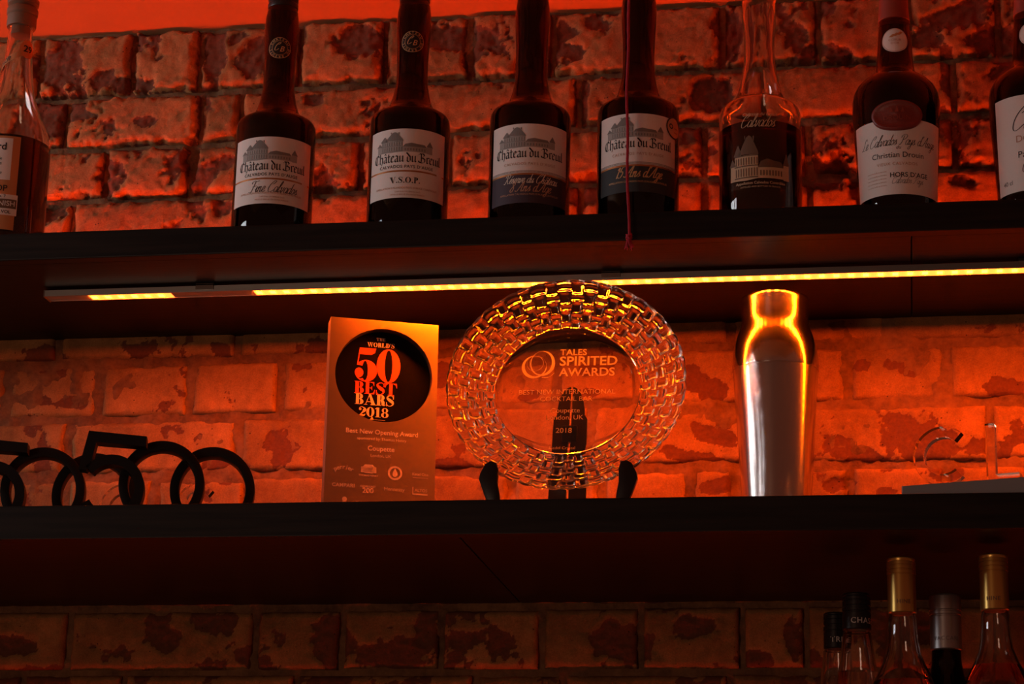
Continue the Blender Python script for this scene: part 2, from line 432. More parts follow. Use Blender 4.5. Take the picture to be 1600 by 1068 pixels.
# worn or broken patches on the wall: x, z, half width, half height, tilt (deg), depth (m)
PATCH = [
 (-0.632, 2.727, 0.0477, 0.0319, 0, 0.0060),
 (-0.635, 2.652, 0.0517, 0.0407, 10, 0.0100),
 (-0.567, 2.705, 0.0216, 0.0127, 20, 0.0050),
 (-0.525, 2.694, 0.0301, 0.0127, 0, 0.0070),
 (-0.416, 2.726, 0.0154, 0.0496, 0, 0.0080),
 (-0.437, 2.584, 0.0102, 0.0303, 0, 0.0160),
 (-0.621, 2.515, 0.0204, 0.0179, 0, 0.0120),
 (-0.389, 2.511, 0.0118, 0.0124, 0, 0.0060),
 (-0.393, 2.574, 0.0169, 0.0106, 0, 0.0040),
 (-0.257, 2.541, 0.0167, 0.0246, 0, 0.0100),
 (-0.353, 2.723, 0.0257, 0.0314, 0, 0.0060),
 (-0.214, 2.739, 0.0323, 0.0232, 0, 0.0070),
 (-0.271, 2.659, 0.0169, 0.0107, 0, 0.0060),
 (-0.075, 2.736, 0.0506, 0.0213, 0, 0.0080),
 (-0.062, 2.713, 0.0118, 0.0247, 0, 0.0080),
 (0.061, 2.739, 0.0209, 0.0123, 0, 0.0080),
 (0.070, 2.713, 0.0234, 0.0123, -15, 0.0060),
 (0.103, 2.750, 0.0151, 0.0088, 0, 0.0060),
 (0.088, 2.647, 0.0083, 0.0392, 0, 0.0080),
 (0.278, 2.728, 0.0207, 0.0347, 0, 0.0080),
 (0.256, 2.647, 0.0279, 0.0224, -20, 0.0120),
 (0.237, 2.632, 0.0115, 0.0086, 0, 0.0060),
 (0.363, 2.719, 0.0181, 0.0155, -30, 0.0080),
 (0.401, 2.695, 0.0368, 0.0103, -10, 0.0080),
 (0.221, 2.593, 0.0328, 0.0189, 0, 0.0050),
 (0.367, 2.587, 0.0162, 0.0256, 0, 0.0070),
 (0.406, 2.533, 0.0387, 0.0237, 0, 0.0200),
 (0.438, 2.510, 0.0112, 0.0169, 0, 0.0100),
 (0.098, 2.515, 0.0368, 0.0215, 0, 0.0100),
 (0.553, 2.661, 0.0097, 0.0340, 0, 0.0040),
 (0.543, 2.592, 0.0161, 0.0211, 0, 0.0060),
 (0.572, 2.510, 0.0199, 0.0084, -15, 0.0060),
 (0.571, 2.735, 0.0488, 0.0171, 20, 0.0080),
 (0.617, 2.701, 0.0405, 0.0153, 0, 0.0100),
 (0.522, 2.706, 0.0244, 0.0154, 0, 0.0080),
 (-0.499, 2.637, 0.0171, 0.0072, 0, 0.0020),
 (-0.162, 2.525, 0.0166, 0.0087, 0, 0.0040),
 (-0.378, 2.318, 0.0165, 0.0104, -20, 0.0030),
 (-0.611, 2.311, 0.0376, 0.0158, 0, 0.0020),
 (-0.619, 2.255, 0.0249, 0.0087, 0, 0.0030),
 (-0.575, 2.251, 0.0249, 0.0078, 0, 0.0030),
 (-0.596, 2.293, 0.0150, 0.0087, 0, 0.0020),
 (-0.372, 2.157, 0.0365, 0.0170, 0, 0.0030),
 (-0.290, 2.185, 0.0203, 0.0255, 0, 0.0030),
 (-0.075, 2.157, 0.0319, 0.0101, 0, 0.0030),
 (-0.087, 2.277, 0.0162, 0.0170, 0, 0.0010),
 (0.017, 2.245, 0.0176, 0.0101, 0, 0.0020),
 (0.105, 2.248, 0.0223, 0.0100, 0, 0.0020),
 (0.121, 2.293, 0.0320, 0.0134, 20, 0.0020),
 (0.090, 2.178, 0.0277, 0.0208, 0, 0.0030),
 (0.249, 2.253, 0.0356, 0.0133, -35, 0.0030),
 (0.257, 2.191, 0.0314, 0.0116, -20, 0.0030),
 (0.237, 2.164, 0.0471, 0.0099, -10, 0.0030),
 (0.284, 2.139, 0.0062, 0.0164, 0, 0.0120),
 (0.268, 2.127, 0.0234, 0.0115, 0, 0.0020),
 (0.437, 2.277, 0.0141, 0.0082, 0, 0.0020),
 (0.476, 2.278, 0.0110, 0.0074, 0, 0.0020),
 (0.499, 2.267, 0.0156, 0.0107, 0, 0.0020),
 (0.500, 2.179, 0.0480, 0.0374, -10, 0.0035),
 (0.439, 2.164, 0.0217, 0.0130, 0, 0.0040),
 (0.408, 2.173, 0.0233, 0.0147, 0, 0.0030),
 (0.407, 2.129, 0.0217, 0.0081, 0, 0.0060),
 (0.616, 2.241, 0.0271, 0.0146, -15, 0.0040),
 (0.587, 2.169, 0.0308, 0.0129, 0, 0.0050),
 (0.537, 2.139, 0.0308, 0.0113, 0, 0.0040),
 (0.464, 2.116, 0.0108, 0.0057, 0, 0.0020),
 (0.268, 2.216, 0.0118, 0.0165, 0, 0.0020),
 (-0.434, 1.953, 0.0272, 0.0218, -20, 0.0050),
 (-0.365, 1.965, 0.0287, 0.0167, 0, 0.0040),
 (-0.216, 1.941, 0.0236, 0.0281, 35, 0.0060),
 (-0.139, 1.921, 0.0391, 0.0164, 0, 0.0050),
 (-0.096, 1.952, 0.0172, 0.0247, 0, 0.0060),
 (-0.052, 1.940, 0.0273, 0.0115, 0, 0.0030),
 (0.137, 1.939, 0.0424, 0.0275, -20, 0.0050),
 (0.237, 1.954, 0.0307, 0.0145, 0, 0.0040),
 (0.306, 1.916, 0.0229, 0.0112, 0, 0.0030),
 (0.351, 1.939, 0.0107, 0.0240, 0, 0.0040),
 (-0.626, 1.934, 0.0322, 0.0118, 0, 0.0060),
 (-0.589, 1.894, 0.0481, 0.0151, 0, 0.0040),
 (0.472, 1.953, 0.0379, 0.0239, 0, 0.0040),
]
def wear_field(x, z):
    wob = (fbm(x, z, 50, 5, .65) - .5) * 1.7
    w = np.zeros_like(x); d = np.zeros_like(x)
    for px, pz, a, b, t, dep in PATCH:
        c, s = math.cos(rad(t)), math.sin(rad(t))
        u = ((x - px) * c + (z - pz) * s) / a; v = (-(x - px) * s + (z - pz) * c) / b
        q = np.sqrt(u * u + v * v) + wob
        k = sstep(1.15, .8, q)
        w = np.maximum(w, k); d = np.maximum(d, k * dep * np.where(z > 2.42, 1, .45))
    # general scuffs, heavier high on the wall
    up = sstep(2.40, 2.48, z)
    low = sstep(2.0, 1.97, z)
    g = fbm(x + 3, z + 1, 16, 6, .68)
    thr = .66 - .03 * up - .06 * low
    k = sstep(thr - .02, thr + .07, g)
    w = np.maximum(w, k * .85); d = np.maximum(d, k * (.0010 + .004 * up))
    return w, d

# ------------------------------------------------------------------ wall: mortar bed and bricks
COURSE = [2.772, 2.6785, 2.604, 2.530, 2.455, 2.380, 2.305, 2.228, 2.152, 2.068, 1.982, 1.902, 1.825, 1.748, 1.671, 1.594]
JOINTS = [
 [-0.797, -0.659, -0.527, -0.433, -0.294, -0.179, -0.064, 0.046, 0.155, 0.268, 0.391, 0.506, 0.618, 0.729],
 [-0.853, -0.616, -0.427, -0.371, -0.141, 0.081, 0.323, 0.560, 0.772],
 [-0.800, -0.677, -0.554, -0.438, -0.320, -0.205, -0.087, 0.026, 0.138, 0.245, 0.376, 0.471, 0.559, 0.667, 0.768],
 [-0.829, -0.595, -0.354, -0.136, 0.086, 0.245, 0.378, 0.441, 0.641, 0.764],
 [-0.776, -0.642, -0.523, -0.405, -0.289, -0.175, -0.062, 0.050, 0.160, 0.269, 0.377, 0.483, 0.588, 0.692],
 [-0.849, -0.598, -0.356, -0.130, 0.088, 0.277, 0.471, 0.685, 0.756],
 [-0.788, -0.664, -0.538, -0.416, -0.297, -0.179, -0.063, 0.058, 0.189, 0.312, 0.421, 0.541, 0.647, 0.753],
 [-0.806, -0.575, -0.347, -0.125, 0.113, 0.358, 0.590, 0.749],
 [-0.816, -0.693, -0.573, -0.454, -0.332, -0.220, -0.106, 0.007, 0.119, 0.229, 0.282, 0.422, 0.536, 0.641, 0.745],
 [-0.789, -0.562, -0.338, -0.119, 0.115, 0.356, 0.584, 0.740],
 [-0.798, -0.554, -0.312, -0.202, -0.077, 0.047, 0.168, 0.290, 0.366, 0.472, 0.583, 0.693],
 [-0.790, -0.611, -0.478, -0.257, -0.034, 0.075, 0.275, 0.470, 0.675],
 [-.50, -.39, -.28, -.17, -.06, .05, .16, .27, .38, .49],
 [-.46, -.24, -.02, .20, .42],
 [-.49, -.38, -.27, -.16, -.05, .06, .17, .28, .39, .50],
]
def wall_attrs(me, w, tone):
    a = me.attributes.new('wear', 'FLOAT', 'POINT'); a.data.foreach_set('value', w.astype(np.float32).ravel())
    a = me.attributes.new('tone', 'FLOAT', 'POINT'); a.data.foreach_set('value', np.full(w.size, tone, np.float32))

def grid_faces(nx, nz):
    i = np.arange(nx - 1)[:, None] * nz + np.arange(nz - 1)[None, :]
    return np.stack([i, i + nz, i + nz + 1, i + 1], -1).reshape(-1, 4)

def np_mesh(verts, quads):
    me = bpy.data.meshes.new('m')
    me.vertices.add(len(verts)); me.vertices.foreach_set('co', np.asarray(verts, np.float32).ravel())
    n = len(quads)
    me.loops.add(4 * n); me.loops.foreach_set('vertex_index', np.asarray(quads, np.int32).ravel())
    me.polygons.add(n); me.polygons.foreach_set('loop_start', np.arange(0, 4 * n, 4, dtype=np.int32))
    me.update(calc_edges=True); me.validate()
    return me

def recess(z):
    """how far the joints are raked out"""
    return .0035 + .0105 * sstep(2.42, 2.48, z) + .003 * sstep(2.0, 1.97, z)

def build_wall():
    xs = np.arange(-1.5, 1.501, .005); zs = np.arange(1.55, 2.801, .005)
    X, Z = np.meshgrid(xs, zs, indexing='ij')
    w, d = wear_field(X, Z)
    Y = recess(Z) + (fbm(X, Z, 70, 4) - .5) * .010 + (fbm(X, Z, 22, 2) - .5) * .007 + d * .6
    front = np.stack([X, Y, Z], -1).reshape(-1, 3)
    nx, nz = X.shape
    q = grid_faces(nx, nz)
    n = len(front)
    corners = [0, (nx - 1) * nz, nx * nz - 1, nz - 1]
    back = np.array([[front[c][0], .22, front[c][2]] for c in corners])
    me = np_mesh(np.vstack([front, back]), np.vstack([q, [[n + 3, n + 2, n + 1, n], [corners[0], n, n + 1, corners[1]], [corners[1], n + 1, n + 2, corners[2]],
                                                          [corners[2], n + 2, n + 3, corners[3]], [corners[3], n + 3, n, corners[0]]]]))
    wall = link('wall_back', me, M['mortar'], smooth=True)
    mark(wall, 'rough brick wall with worn pale paint behind the bar shelves', 'wall', kind='structure')
    rnd = random.Random(3)
    for ci in range(len(COURSE) - 1):
        z1, z0 = COURSE[ci], COURSE[ci + 1]
        js = list(JOINTS[ci])
        pitch = sorted(b - a for a, b in zip(js[:-1], js[1:]))[len(js) // 2]       # carry the bond on past the picture edges
        while js[0] > -1.45: js.insert(0, js[0] - pitch * rnd.uniform(.94, 1.06))
        while js[-1] < 1.45: js.append(js[-1] + pitch * rnd.uniform(.94, 1.06))
        for k in range(len(js) - 1):
            gap = .0048 if z0 > 2.2 and z0 < 2.31 or 2.05 < z0 < 2.2 else .0040
            x0, x1 = js[k] + gap, js[k + 1] - gap
            if x1 - x0 < .02: continue
            a0, a1 = z0 + gap + rnd.uniform(-.001, .0015), z1 - gap + rnd.uniform(-.0015, .001)
            st = .0026 if x1 > -.74 and x0 < .72 else .006
            nx = max(8, int((x1 - x0) / st)); nz = max(8, int((a1 - a0) / st))
            X, Z = np.meshgrid(np.linspace(x0, x1, nx), np.linspace(a0, a1, nz), indexing='ij')
            w, d = wear_field(X, Z)
            up = float(sstep(2.40, 2.48, np.array(z0)))
            wob = (fbm(X, Z, 90, 3) - .5) * .012
            e = np.minimum(np.minimum(X - x0, x1 - X), np.minimum(Z - a0, a1 - Z)) + wob * (.4 + .6 * up)
            rnd_edge = (1 - np.clip(e / (.006 + .002 * up), 0, 1)) ** 2
            tilt = rnd.uniform(-.02, .02) * (Z - z0) + rnd.uniform(-.012, .012) * (X - x0)
            rough = (fbm(X, Z, 60, 4) - .5) * (.0022 + .0032 * up) + (fbm(X, Z, 200, 2) - .5) * (.0008 + .0018 * w + .0022 * w * up + .001 * up)
            Y = rnd.uniform(-.002, .0015) - .001 * up + tilt + rnd_edge * (.006 + .004 * up) + d + rough
            wr = np.maximum(w, sstep(.0025, -.003, e) * .8)
            F = np.stack([X, Y, Z], -1).reshape(-1, 3)
            # side skirts back into the mortar
            idx = np.arange(nx * nz).reshape(nx, nz)
            ring = np.concatenate([idx[:, 0], idx[-1, 1:], idx[-2::-1, -1], idx[0, -2:0:-1]])
            B = F[ring].copy(); B[:, 1] = .05
            nb = len(ring); n = len(F)
            i = np.arange(nb); i2 = (i + 1) % nb
            sk = np.stack([ring[i], n + i, n + i2, ring[i2]], -1)
            cx, cz = (x0 + x1) / 2, (a0 + a1) / 2
            P = np.vstack([F, B]) - np.array([cx, 0, cz])
            me = np_mesh(P, np.vstack([grid_faces(nx, nz), sk]))
            wall_attrs(me, np.concatenate([wr.ravel(), np.full(nb, .8)]), rnd.uniform(.78, 1.08))
            link('brick', me, M['brick'], wall, smooth=True, loc=(cx, 0, cz))
    return wall
build_wall()

# ceiling over the wall
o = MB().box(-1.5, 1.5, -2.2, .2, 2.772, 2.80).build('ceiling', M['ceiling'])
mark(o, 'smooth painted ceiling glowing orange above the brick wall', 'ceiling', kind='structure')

# ------------------------------------------------------------------ shelves
def shelf(label, z0, z1, yf, seams):
    """black shelf of butted boards under a front fascia"""
    t = thing('bar_shelf', label, 'shelf', (0, 0, z0))
    h = z1 - z0
    MB().box(-1.5, 1.5, yf, yf + .018, 0, h).build('front_edge', M['shelf'], t, fix=True, bevel=.0012)
    MB().box(-1.5, 1.5, yf + .0182, .03, h - .012, h).build('top_board', M['shelf'], t, fix=True)
    xs = [-1.5] + seams + [1.5]
    for a, b in zip(xs[:-1], xs[1:]):
        MB().box(a + .0006, b - .0006, yf + .0183, .03, .0004, h - .0125).build('underside_panel', M['shelf'], t, fix=True, bevel=.001)
    return t
shelf('upper black shelf carrying the row of calvados bottles', 2.336, 2.369, -.325, [.5])
shelf('lower black shelf carrying the awards and the steel shaker', 1.986, 2.023, -.412, [.02])
shelf('bottom black shelf carrying the screw-capped bottles', 1.635, 1.672, -.46, [0.1])

# ------------------------------------------------------------------ LED strips
def led_strip():
    t = thing('led_strip', 'glowing orange light strip in an aluminium channel under the upper shelf', 'light strip', (0, -.205, 2.3255))
    x0, x1 = -.536, 1.30
    # channel: web and two side walls
    m = MB().box(x0, x1, -.0108, -.0094, 0.0005, .0080).box(x0, x1, .0094, .0108, .0005, .0080).box(x0, x1, -.0094, .0094, .0062, .0080)
    m.build('channel', M['alu'], t, fix=True)
    MB().box(x0 - .0015, x0, -.0111, .0111, -.0004, .0084).build('end_cap', M['clip'], t)
    MB().box(x1, x1 + .0015, -.0111, .0111, -.0004, .0084).build('end_cap', M['clip'], t)
    segs = [(x0, -.482, 0), (-.482, -.378, 1), (-.378, -.276, 0), (-.276, x1, 1)]
    for a, b, on in segs:
        MB().box(a, b, -.0094, .0094, .0009, .0052).build('diffuser', M['lit'] if on else M['unlit'], t)
        if on:
            x = a + .006
            while x < b - .004:
                MB().box(x - .0032, x + .0032, -.0042, .0042, .0005, .00085).build('led', M['led'], t)
                x += .0167
    for cx in (-.335, .155, .63, 1.1):
        MB().box(cx - .011, cx + .011, -.0128, -.0109, .0030, .0098).box(cx - .011, cx + .011, .0109, .0128, .0030, .0098) \
            .box(cx - .011, cx + .011, -.0128, .0128, .0082, .0102).build('mounting_clip', M['clip'], t)
led_strip()

def uplight(name, label, y, z, mat):
    t = thing(name, label, 'light strip', (0, y, z))
    MB().box(-1.3, 1.3, -.008, .008, 0, .003).build('channel', M['alu'], t)
    MB().box(-1.3, 1.3, -.006, .006, .0032, .0050).build('diffuser', mat, t)
uplight('uplight_strip', 'red light strip lying behind the bottles on the upper shelf', -.050, 2.3693, M['up'])
uplight('uplight_strip', 'dim red light strip lying at the back of the bottom shelf', -.045, 1.6723, M['low'])

# ------------------------------------------------------------------ lettering
_font_cache = {}
def text2d(s, width=None, size=None, bold=0.0, shear=0.0, spacing=1.0, res=3, align=0.0):
    """flat letters of the built-in typeface -> (Nx2 array, faces), centred on x (align 0), baseline y = 0, cap height about 0.73 size"""
    key = (s, bold, shear, spacing)
    if key not in _font_cache:
        cu = bpy.data.curves.new('t', 'FONT')
        cu.body = s; cu.size = 1; cu.resolution_u = res
        cu.offset = bold; cu.shear = shear; cu.space_character = spacing
        cu.fill_mode = 'BOTH' if cu.dimensions == '2D' else cu.fill_mode
        ob = bpy.data.objects.new('t', cu); COL.objects.link(ob)
        bpy.context.view_layer.update()
        dg = bpy.context.evaluated_depsgraph_get()
        me = bpy.data.meshes.new_from_object(ob.evaluated_get(dg))
        v = np.array([(q.co.x, q.co.y) for q in me.vertices]) if len(me.vertices) else np.zeros((0, 2))
        f = [tuple(p.vertices) for p in me.polygons]
        bpy.data.meshes.remove(me); bpy.data.objects.remove(ob); bpy.data.curves.remove(cu)
        _font_cache[key] = (v, f)
    v, f = _font_cache[key]
    if not len(v): return v, f
    v = v.copy()
    w = v[:, 0].max() - v[:, 0].min()
    sc = width / w if width else (size or 1)
    mid = (v[:, 0].max() + v[:, 0].min()) / 2
    if align == 0: v[:, 0] -= mid
    elif align < 0: v[:, 0] -= v[:, 0].min()
    return v * sc, f

def strips(v, f, step=.003):
    """cut wide faces into narrow strips so that they can follow a curved surface"""
    wide = lambda q: max(v[i][0] for i in q) - min(v[i][0] for i in q) > step * 1.3
    if not any(wide(q) for q in f): return v, f
    bm = bmesh.new()
    vs = [bm.verts.new((p[0], p[1], 0)) for p in v]
    for q in f:
        if len(set(q)) > 2:
            try: bm.faces.new([vs[i] for i in q])
            except ValueError: pass
    big = [q for q in bm.faces if len(q.verts) > 4]
    if big: bmesh.ops.triangulate(bm, faces=big)
    x0 = min(p[0] for p in v); x1 = max(p[0] for p in v)
    x = x0 + step
    while x < x1:
        g = [q for q in bm.faces if min(w.co.x for w in q.verts) < x - 1e-6 and max(w.co.x for w in q.verts) > x + 1e-6 and max(w.co.x for w in q.verts) - min(w.co.x for w in q.verts) > step * .9]
        if g:
            ed = {e for q in g for e in q.edges}; vv = {w for q in g for w in q.verts}
            bmesh.ops.bisect_plane(bm, geom=list(vv) + list(ed) + g, plane_co=(x, 0, 0), plane_no=(1, 0, 0))
        x += step
    bm.verts.index_update()
    v2 = [(w.co.x, w.co.y) for w in bm.verts]; f2 = [tuple(w.index for w in q.verts) for q in bm.faces]
    bm.free()
    return v2, f2

class Flat:
    """collects flat x,y shapes"""
    def __init__(s): s.v = []; s.f = []
    def add(s, v, f, dx=0, dy=0, sc=1.0, rot=0):
        n = len(s.v); c, sn = math.cos(rot), math.sin(rot)
        s.v += [(dx + sc * (p[0] * c - p[1] * sn), dy + sc * (p[0] * sn + p[1] * c)) for p in v]
        s.f += [tuple(i + n for i in q) for q in f]; return s
    def text(s, t, x, y, rot=0, **k):
        v, f = text2d(t, **k); return s.add(v, f, x, y, rot=rot)
    def rect(s, x0, y0, x1, y1): return s.add([(x0, y0), (x1, y0), (x1, y1), (x0, y1)], [(0, 1, 2, 3)])
    def poly(s, p): return s.add(p, [tuple(range(len(p)))])
    def vstroke(s, pts, w, dx=0, dy=0, sc=1.0):
        """line of varying width"""
        pts = np.array(pts, float); n = len(pts)
        if not hasattr(w, '__len__'): w = [w] * n
        t = np.gradient(pts, axis=0); t /= np.linalg.norm(t, axis=1)[:, None] + 1e-9
        nr = np.stack([-t[:, 1], t[:, 0]], 1)
        a = pts + nr * np.array(w)[:, None] / 2; b = pts - nr * np.array(w)[:, None] / 2
        return s.add(np.vstack([a, b]), [(i + n, i + n + 1, i + 1, i) for i in range(n - 1)], dx, dy, sc)
    def nib(s, pts, w, ang, thin=.04):
        """broad pen stroke: nib of width w held at a fixed angle"""
        d = np.array([math.cos(ang), math.sin(ang)]) * w / 2
        e = np.array([-d[1], d[0]]) / (w / 2) * thin / 2
        for p, q in zip(pts[:-1], pts[1:]):
            p = np.array(p, float); q = np.array(q, float)
            s.add([p - d, p + d, q + d, q - d], [(0, 1, 2, 3)])
            t = (q - p) / (np.linalg.norm(q - p) + 1e-9); nrm = np.array([-t[1], t[0]]) * thin / 2
            s.add([p - nrm, p + nrm, q + nrm, q - nrm], [(0, 1, 2, 3)])
        return s
    def ring(s, cx, cy, ro, ri, n=32, ex=1.0, a0=0, a1=2 * PI):
        k = n + 1
        an = np.linspace(a0, a1, k)
        o = np.stack([cx + ro * ex * np.cos(an), cy + ro * np.sin(an)], 1); i = np.stack([cx + ri * ex * np.cos(an), cy + ri * np.sin(an)], 1)
        return s.add(np.vstack([o, i]), [(j, j + 1, k + j + 1, k + j) for j in range(n)])
    def band2(s, c, ro, ci, ri, a0=0, a1=2 * PI, n=28):
        """between two ellipses of different centres"""
        an = np.linspace(a0, a1, n + 1); k = n + 1
        o = np.stack([c[0] + ro[0] * np.cos(an), c[1] + ro[1] * np.sin(an)], 1); i = np.stack([ci[0] + ri[0] * np.cos(an), ci[1] + ri[1] * np.sin(an)], 1)
        return s.add(np.vstack([o, i]), [(j, j + 1, k + j + 1, k + j) for j in range(n)])
    def disc(s, cx, cy, r, n=24, ex=1.0):
        an = np.linspace(0, 2 * PI, n, endpoint=False)
        return s.add(np.stack([cx + r * ex * np.cos(an), cy + r * np.sin(an)], 1), [tuple(range(n))])
    def width(s): 
        a = np.array(s.v); return a[:, 0].min(), a[:, 0].max()
    def fit(s, width, x=0, y=0):
        """scaled copy with the given width, centred at x, baseline at y"""
        a = np.array(s.v); lo, hi = a[:, 0].min(), a[:, 0].max(); k = width / (hi - lo)
        o = Flat(); o.v = [((p[0] - (lo + hi) / 2) * k + x, p[1] * k + y) for p in s.v]; o.f = list(s.f); return o
    def join(s, o): return s.add(o.v, o.f)
    def build(s, name, mat, parent, fn, cut=None):
        v, f = s.v, s.f
        if getattr(fn, 'curved', False): v, f = strips(v, f)
        return link(name, mesh([fn(p[0], p[1]) for p in v], f), mat, parent)

def smooth_pts(p, n=5):
    p = np.array(p, float); P = np.vstack([2 * p[0] - p[1], p, 2 * p[-1] - p[-2]]); out = []
    for i in range(1, len(P) - 2):
        for t in np.linspace(0, 1, n, endpoint=False):
            a, b, c, d = P[i - 1:i + 3]
            out.append(.5 * (2 * b + (c - a) * t + (2 * a - 5 * b + 4 * c - d) * t * t + (3 * b - a - 3 * c + d) * t ** 3))
    out.append(p[-1]); return np.array(out)

# black-letter hand: strokes per letter (x-height 1) and advance
def _minim(x): return [(x - .10, .84), (x, .95), (x, .12), (x + .13, .04)]
BL = {
 'C': (1.02, [[(.88, 1.18), (.62, 1.48), (.25, 1.30), (.06, .80), (.16, .22), (.48, .0), (.85, .22)], [(.44, 1.36), (.40, .16)], [(.62, 1.48), (.74, 1.30)]]),
 'h': (.74, [[(.08, 1.55), (.08, .10), (.18, .02)], [(.08, .78), (.34, 1.0), (.54, .82), (.54, .15), (.36, -.28)]]),
 'a': (.70, [[(.06, .84), (.24, 1.0), (.46, .86), (.46, .12), (.60, .03)], [(.46, .60), (.12, .44), (.08, .14), (.22, .0), (.46, .2)]]),
 't': (.52, [[(.16, 1.32), (.16, .16), (.30, .02), (.46, .12)], [(-.02, .94), (.42, .94)]]),
 'e': (.60, [[(.50, .16), (.26, .0), (.08, .18), (.08, .80), (.28, 1.0), (.48, .78), (.14, .50)]]),
 'u': (.76, [_minim(.12), _minim(.54), [(.2, .08), (.5, .22)]]),
 'd': (.70, [[(.08, .80), (.08, .16), (.28, .0), (.52, .2), (.50, .78), (.22, 1.14), (-.06, 1.46)], [(.08, .80), (.32, 1.0), (.5, .84)]]),
 'B': (1.08, [[(-.12, 1.18), (.10, 1.46), (.30, 1.34), (.30, .14)], [(.14, 1.42), (.62, 1.46), (.80, 1.20), (.44, .82), (.86, .62), (.84, .20), (.48, .0), (-.04, .10)], [(-.12, .3), (-.04, .1)]]),
 'r': (.52, [_minim(.12), [(.16, .80), (.34, 1.0), (.48, .88)]]),
 'i': (.36, [_minim(.12), [(.10, 1.28), (.18, 1.36)]]),
 'l': (.36, [[(.12, 1.52), (.12, .12), (.26, .04)]]),
}
def blackletter(s):
    o = Flat(); x = 0
    for ch in s:
        if ch == ' ': x += .40; continue
        hat = ch == 'â'
        adv, st = BL['a' if hat else ch]
        for p in st: o.nib([(x + a, b) for a, b in p], .215, rad(40), .05)
        if hat: o.nib([(x + .10, 1.22), (x + .27, 1.45), (x + .44, 1.22)], .12, rad(40), .06)
        x += adv
    return o

# copperplate hand
SC = {
 'a': (.62, [[(.50, .80), (.30, 1.0), (.06, .65), (.12, .08), (.34, .06), (.50, .45), (.52, .95), (.50, .2), (.58, 0), (.72, .2)]]),
 'e': (.50, [[(.0, .2), (.3, .5), (.38, .85), (.22, 1.0), (.06, .6), (.12, .08), (.34, .02), (.56, .3)]]),
 'i': (.36, [[(.0, .3), (.16, .95), (.14, .15), (.22, .0), (.40, .3)], [(.18, 1.3), (.21, 1.36)]]),
 'n': (.74, [[(.0, .6), (.12, .95), (.10, .0)], [(.10, .4), (.34, .95), (.46, .85), (.44, .15), (.54, .0), (.76, .35)]]),
 'l': (.40, [[(.0, .3), (.30, 1.5), (.34, 1.95), (.20, 1.9), (.10, 1.2), (.10, .2), (.20, .0), (.44, .35)]]),
 'v': (.60, [[(.0, .7), (.12, .95), (.16, .2), (.24, .0), (.44, .5), (.46, .95), (.62, .85)]]),
 'd': (.66, [[(.48, .80), (.28, 1.0), (.04, .60), (.12, .05), (.32, .06), (.50, .5), (.60, 1.9), (.50, .8), (.48, .15), (.58, .0), (.74, .3)]]),
 'o': (.58, [[(.32, 1.0), (.08, .7), (.08, .2), (.26, .0), (.46, .35), (.44, .8), (.30, 1.0), (.38, .8), (.62, .85)]]),
 's': (.50, [[(.0, .2), (.26, 1.0), (.24, .75), (.38, .35), (.26, .02), (.04, .12)], [(.26, .02), (.52, .3)]]),
 'r': (.48, [[(.0, .3), (.18, 1.05), (.22, .85), (.38, .88), (.34, .2), (.42, .0), (.54, .3)]]),
 'u': (.70, [[(.0, .6), (.12, .95), (.10, .2), (.22, .0), (.40, .3), (.50, .95), (.48, .15), (.56, .0), (.74, .3)]]),
 'g': (.62, [[(.50, .80), (.28, 1.0), (.06, .6), (.12, .1), (.34, .1), (.50, .5), (.52, .95), (.46, -.4), (.26, -.8), (.10, -.5), (.66, .2)]]),
 'y': (.64, [[(.0, .6), (.12, .95), (.12, .25), (.26, .05), (.46, .45), (.52, .95), (.46, -.4), (.26, -.8), (.10, -.5), (.66, .2)]]),
 't': (.42, [[(.0, .3), (.22, 1.5), (.14, .2), (.24, .0), (.46, .3)], [(.0, 1.02), (.40, 1.06)]]),
 'h': (.70, [[(.0, .3), (.28, 1.6), (.28, 1.95), (.16, 1.7), (.10, .0)], [(.10, .4), (.34, .95), (.44, .8), (.42, .15), (.52, .0), (.74, .35)]]),
 'F': (1.00, [[(.0, 1.45), (.0, 1.75), (.35, 1.92), (.75, 1.80), (1.10, 1.95)], [(.52, 1.85), (.44, 1.0), (.36, .2), (.12, -.05), (-.12, .15)], [(.22, .95), (.78, 1.0), (.82, 1.15)]]),
 'C': (1.00, [[(.50, 1.35), (.75, 1.6), (.85, 1.9), (.60, 1.98), (.20, 1.4), (.05, .7), (.20, .1), (.55, .0), (.98, .4)]]),
 'A': (1.10, [[(-.20, .25), (-.05, .0), (.25, .3), (.80, 1.9), (.78, .5), (.86, .02), (1.1, .25)], [(.30, .75), (.90, .78)]]),
 'R': (1.15, [[(.45, 1.7), (.35, .6), (.15, .0), (-.05, .2)], [(.0, 1.3), (.15, 1.75), (.65, 1.95), (.95, 1.6), (.70, 1.1), (.40, 1.0), (.65, .6), (.80, .05), (1.1, .2)]]),
 'P': (1.00, [[(.45, 1.7), (.35, .6), (.15, .0), (-.05, .2)], [(.0, 1.3), (.15, 1.75), (.65, 1.95), (.95, 1.55), (.70, 1.05), (.40, .95)]]),
 'L': (.90, [[(.75, 1.55), (.65, 1.95), (.42, 1.7), (.36, .7), (.15, .1), (-.05, .1), (.2, .2), (.6, .0), (.95, .25)]]),
 '1': (.42, [[(.05, 1.3), (.28, 1.7), (.22, .0)]]),
 '5': (.72, [[(.62, 1.75), (.25, 1.68), (.16, .95), (.42, 1.08), (.60, .7), (.42, .1), (.12, .02), (.0, .22)]]),
 '8': (.72, [[(.52, 1.5), (.34, 1.75), (.14, 1.45), (.50, .75), (.48, .15), (.22, .0), (.04, .3), (.24, .8), (.56, 1.3), (.52, 1.5)]]),
 "'": (.22, [[(.16, 1.9), (.10, 1.55)]]),
}
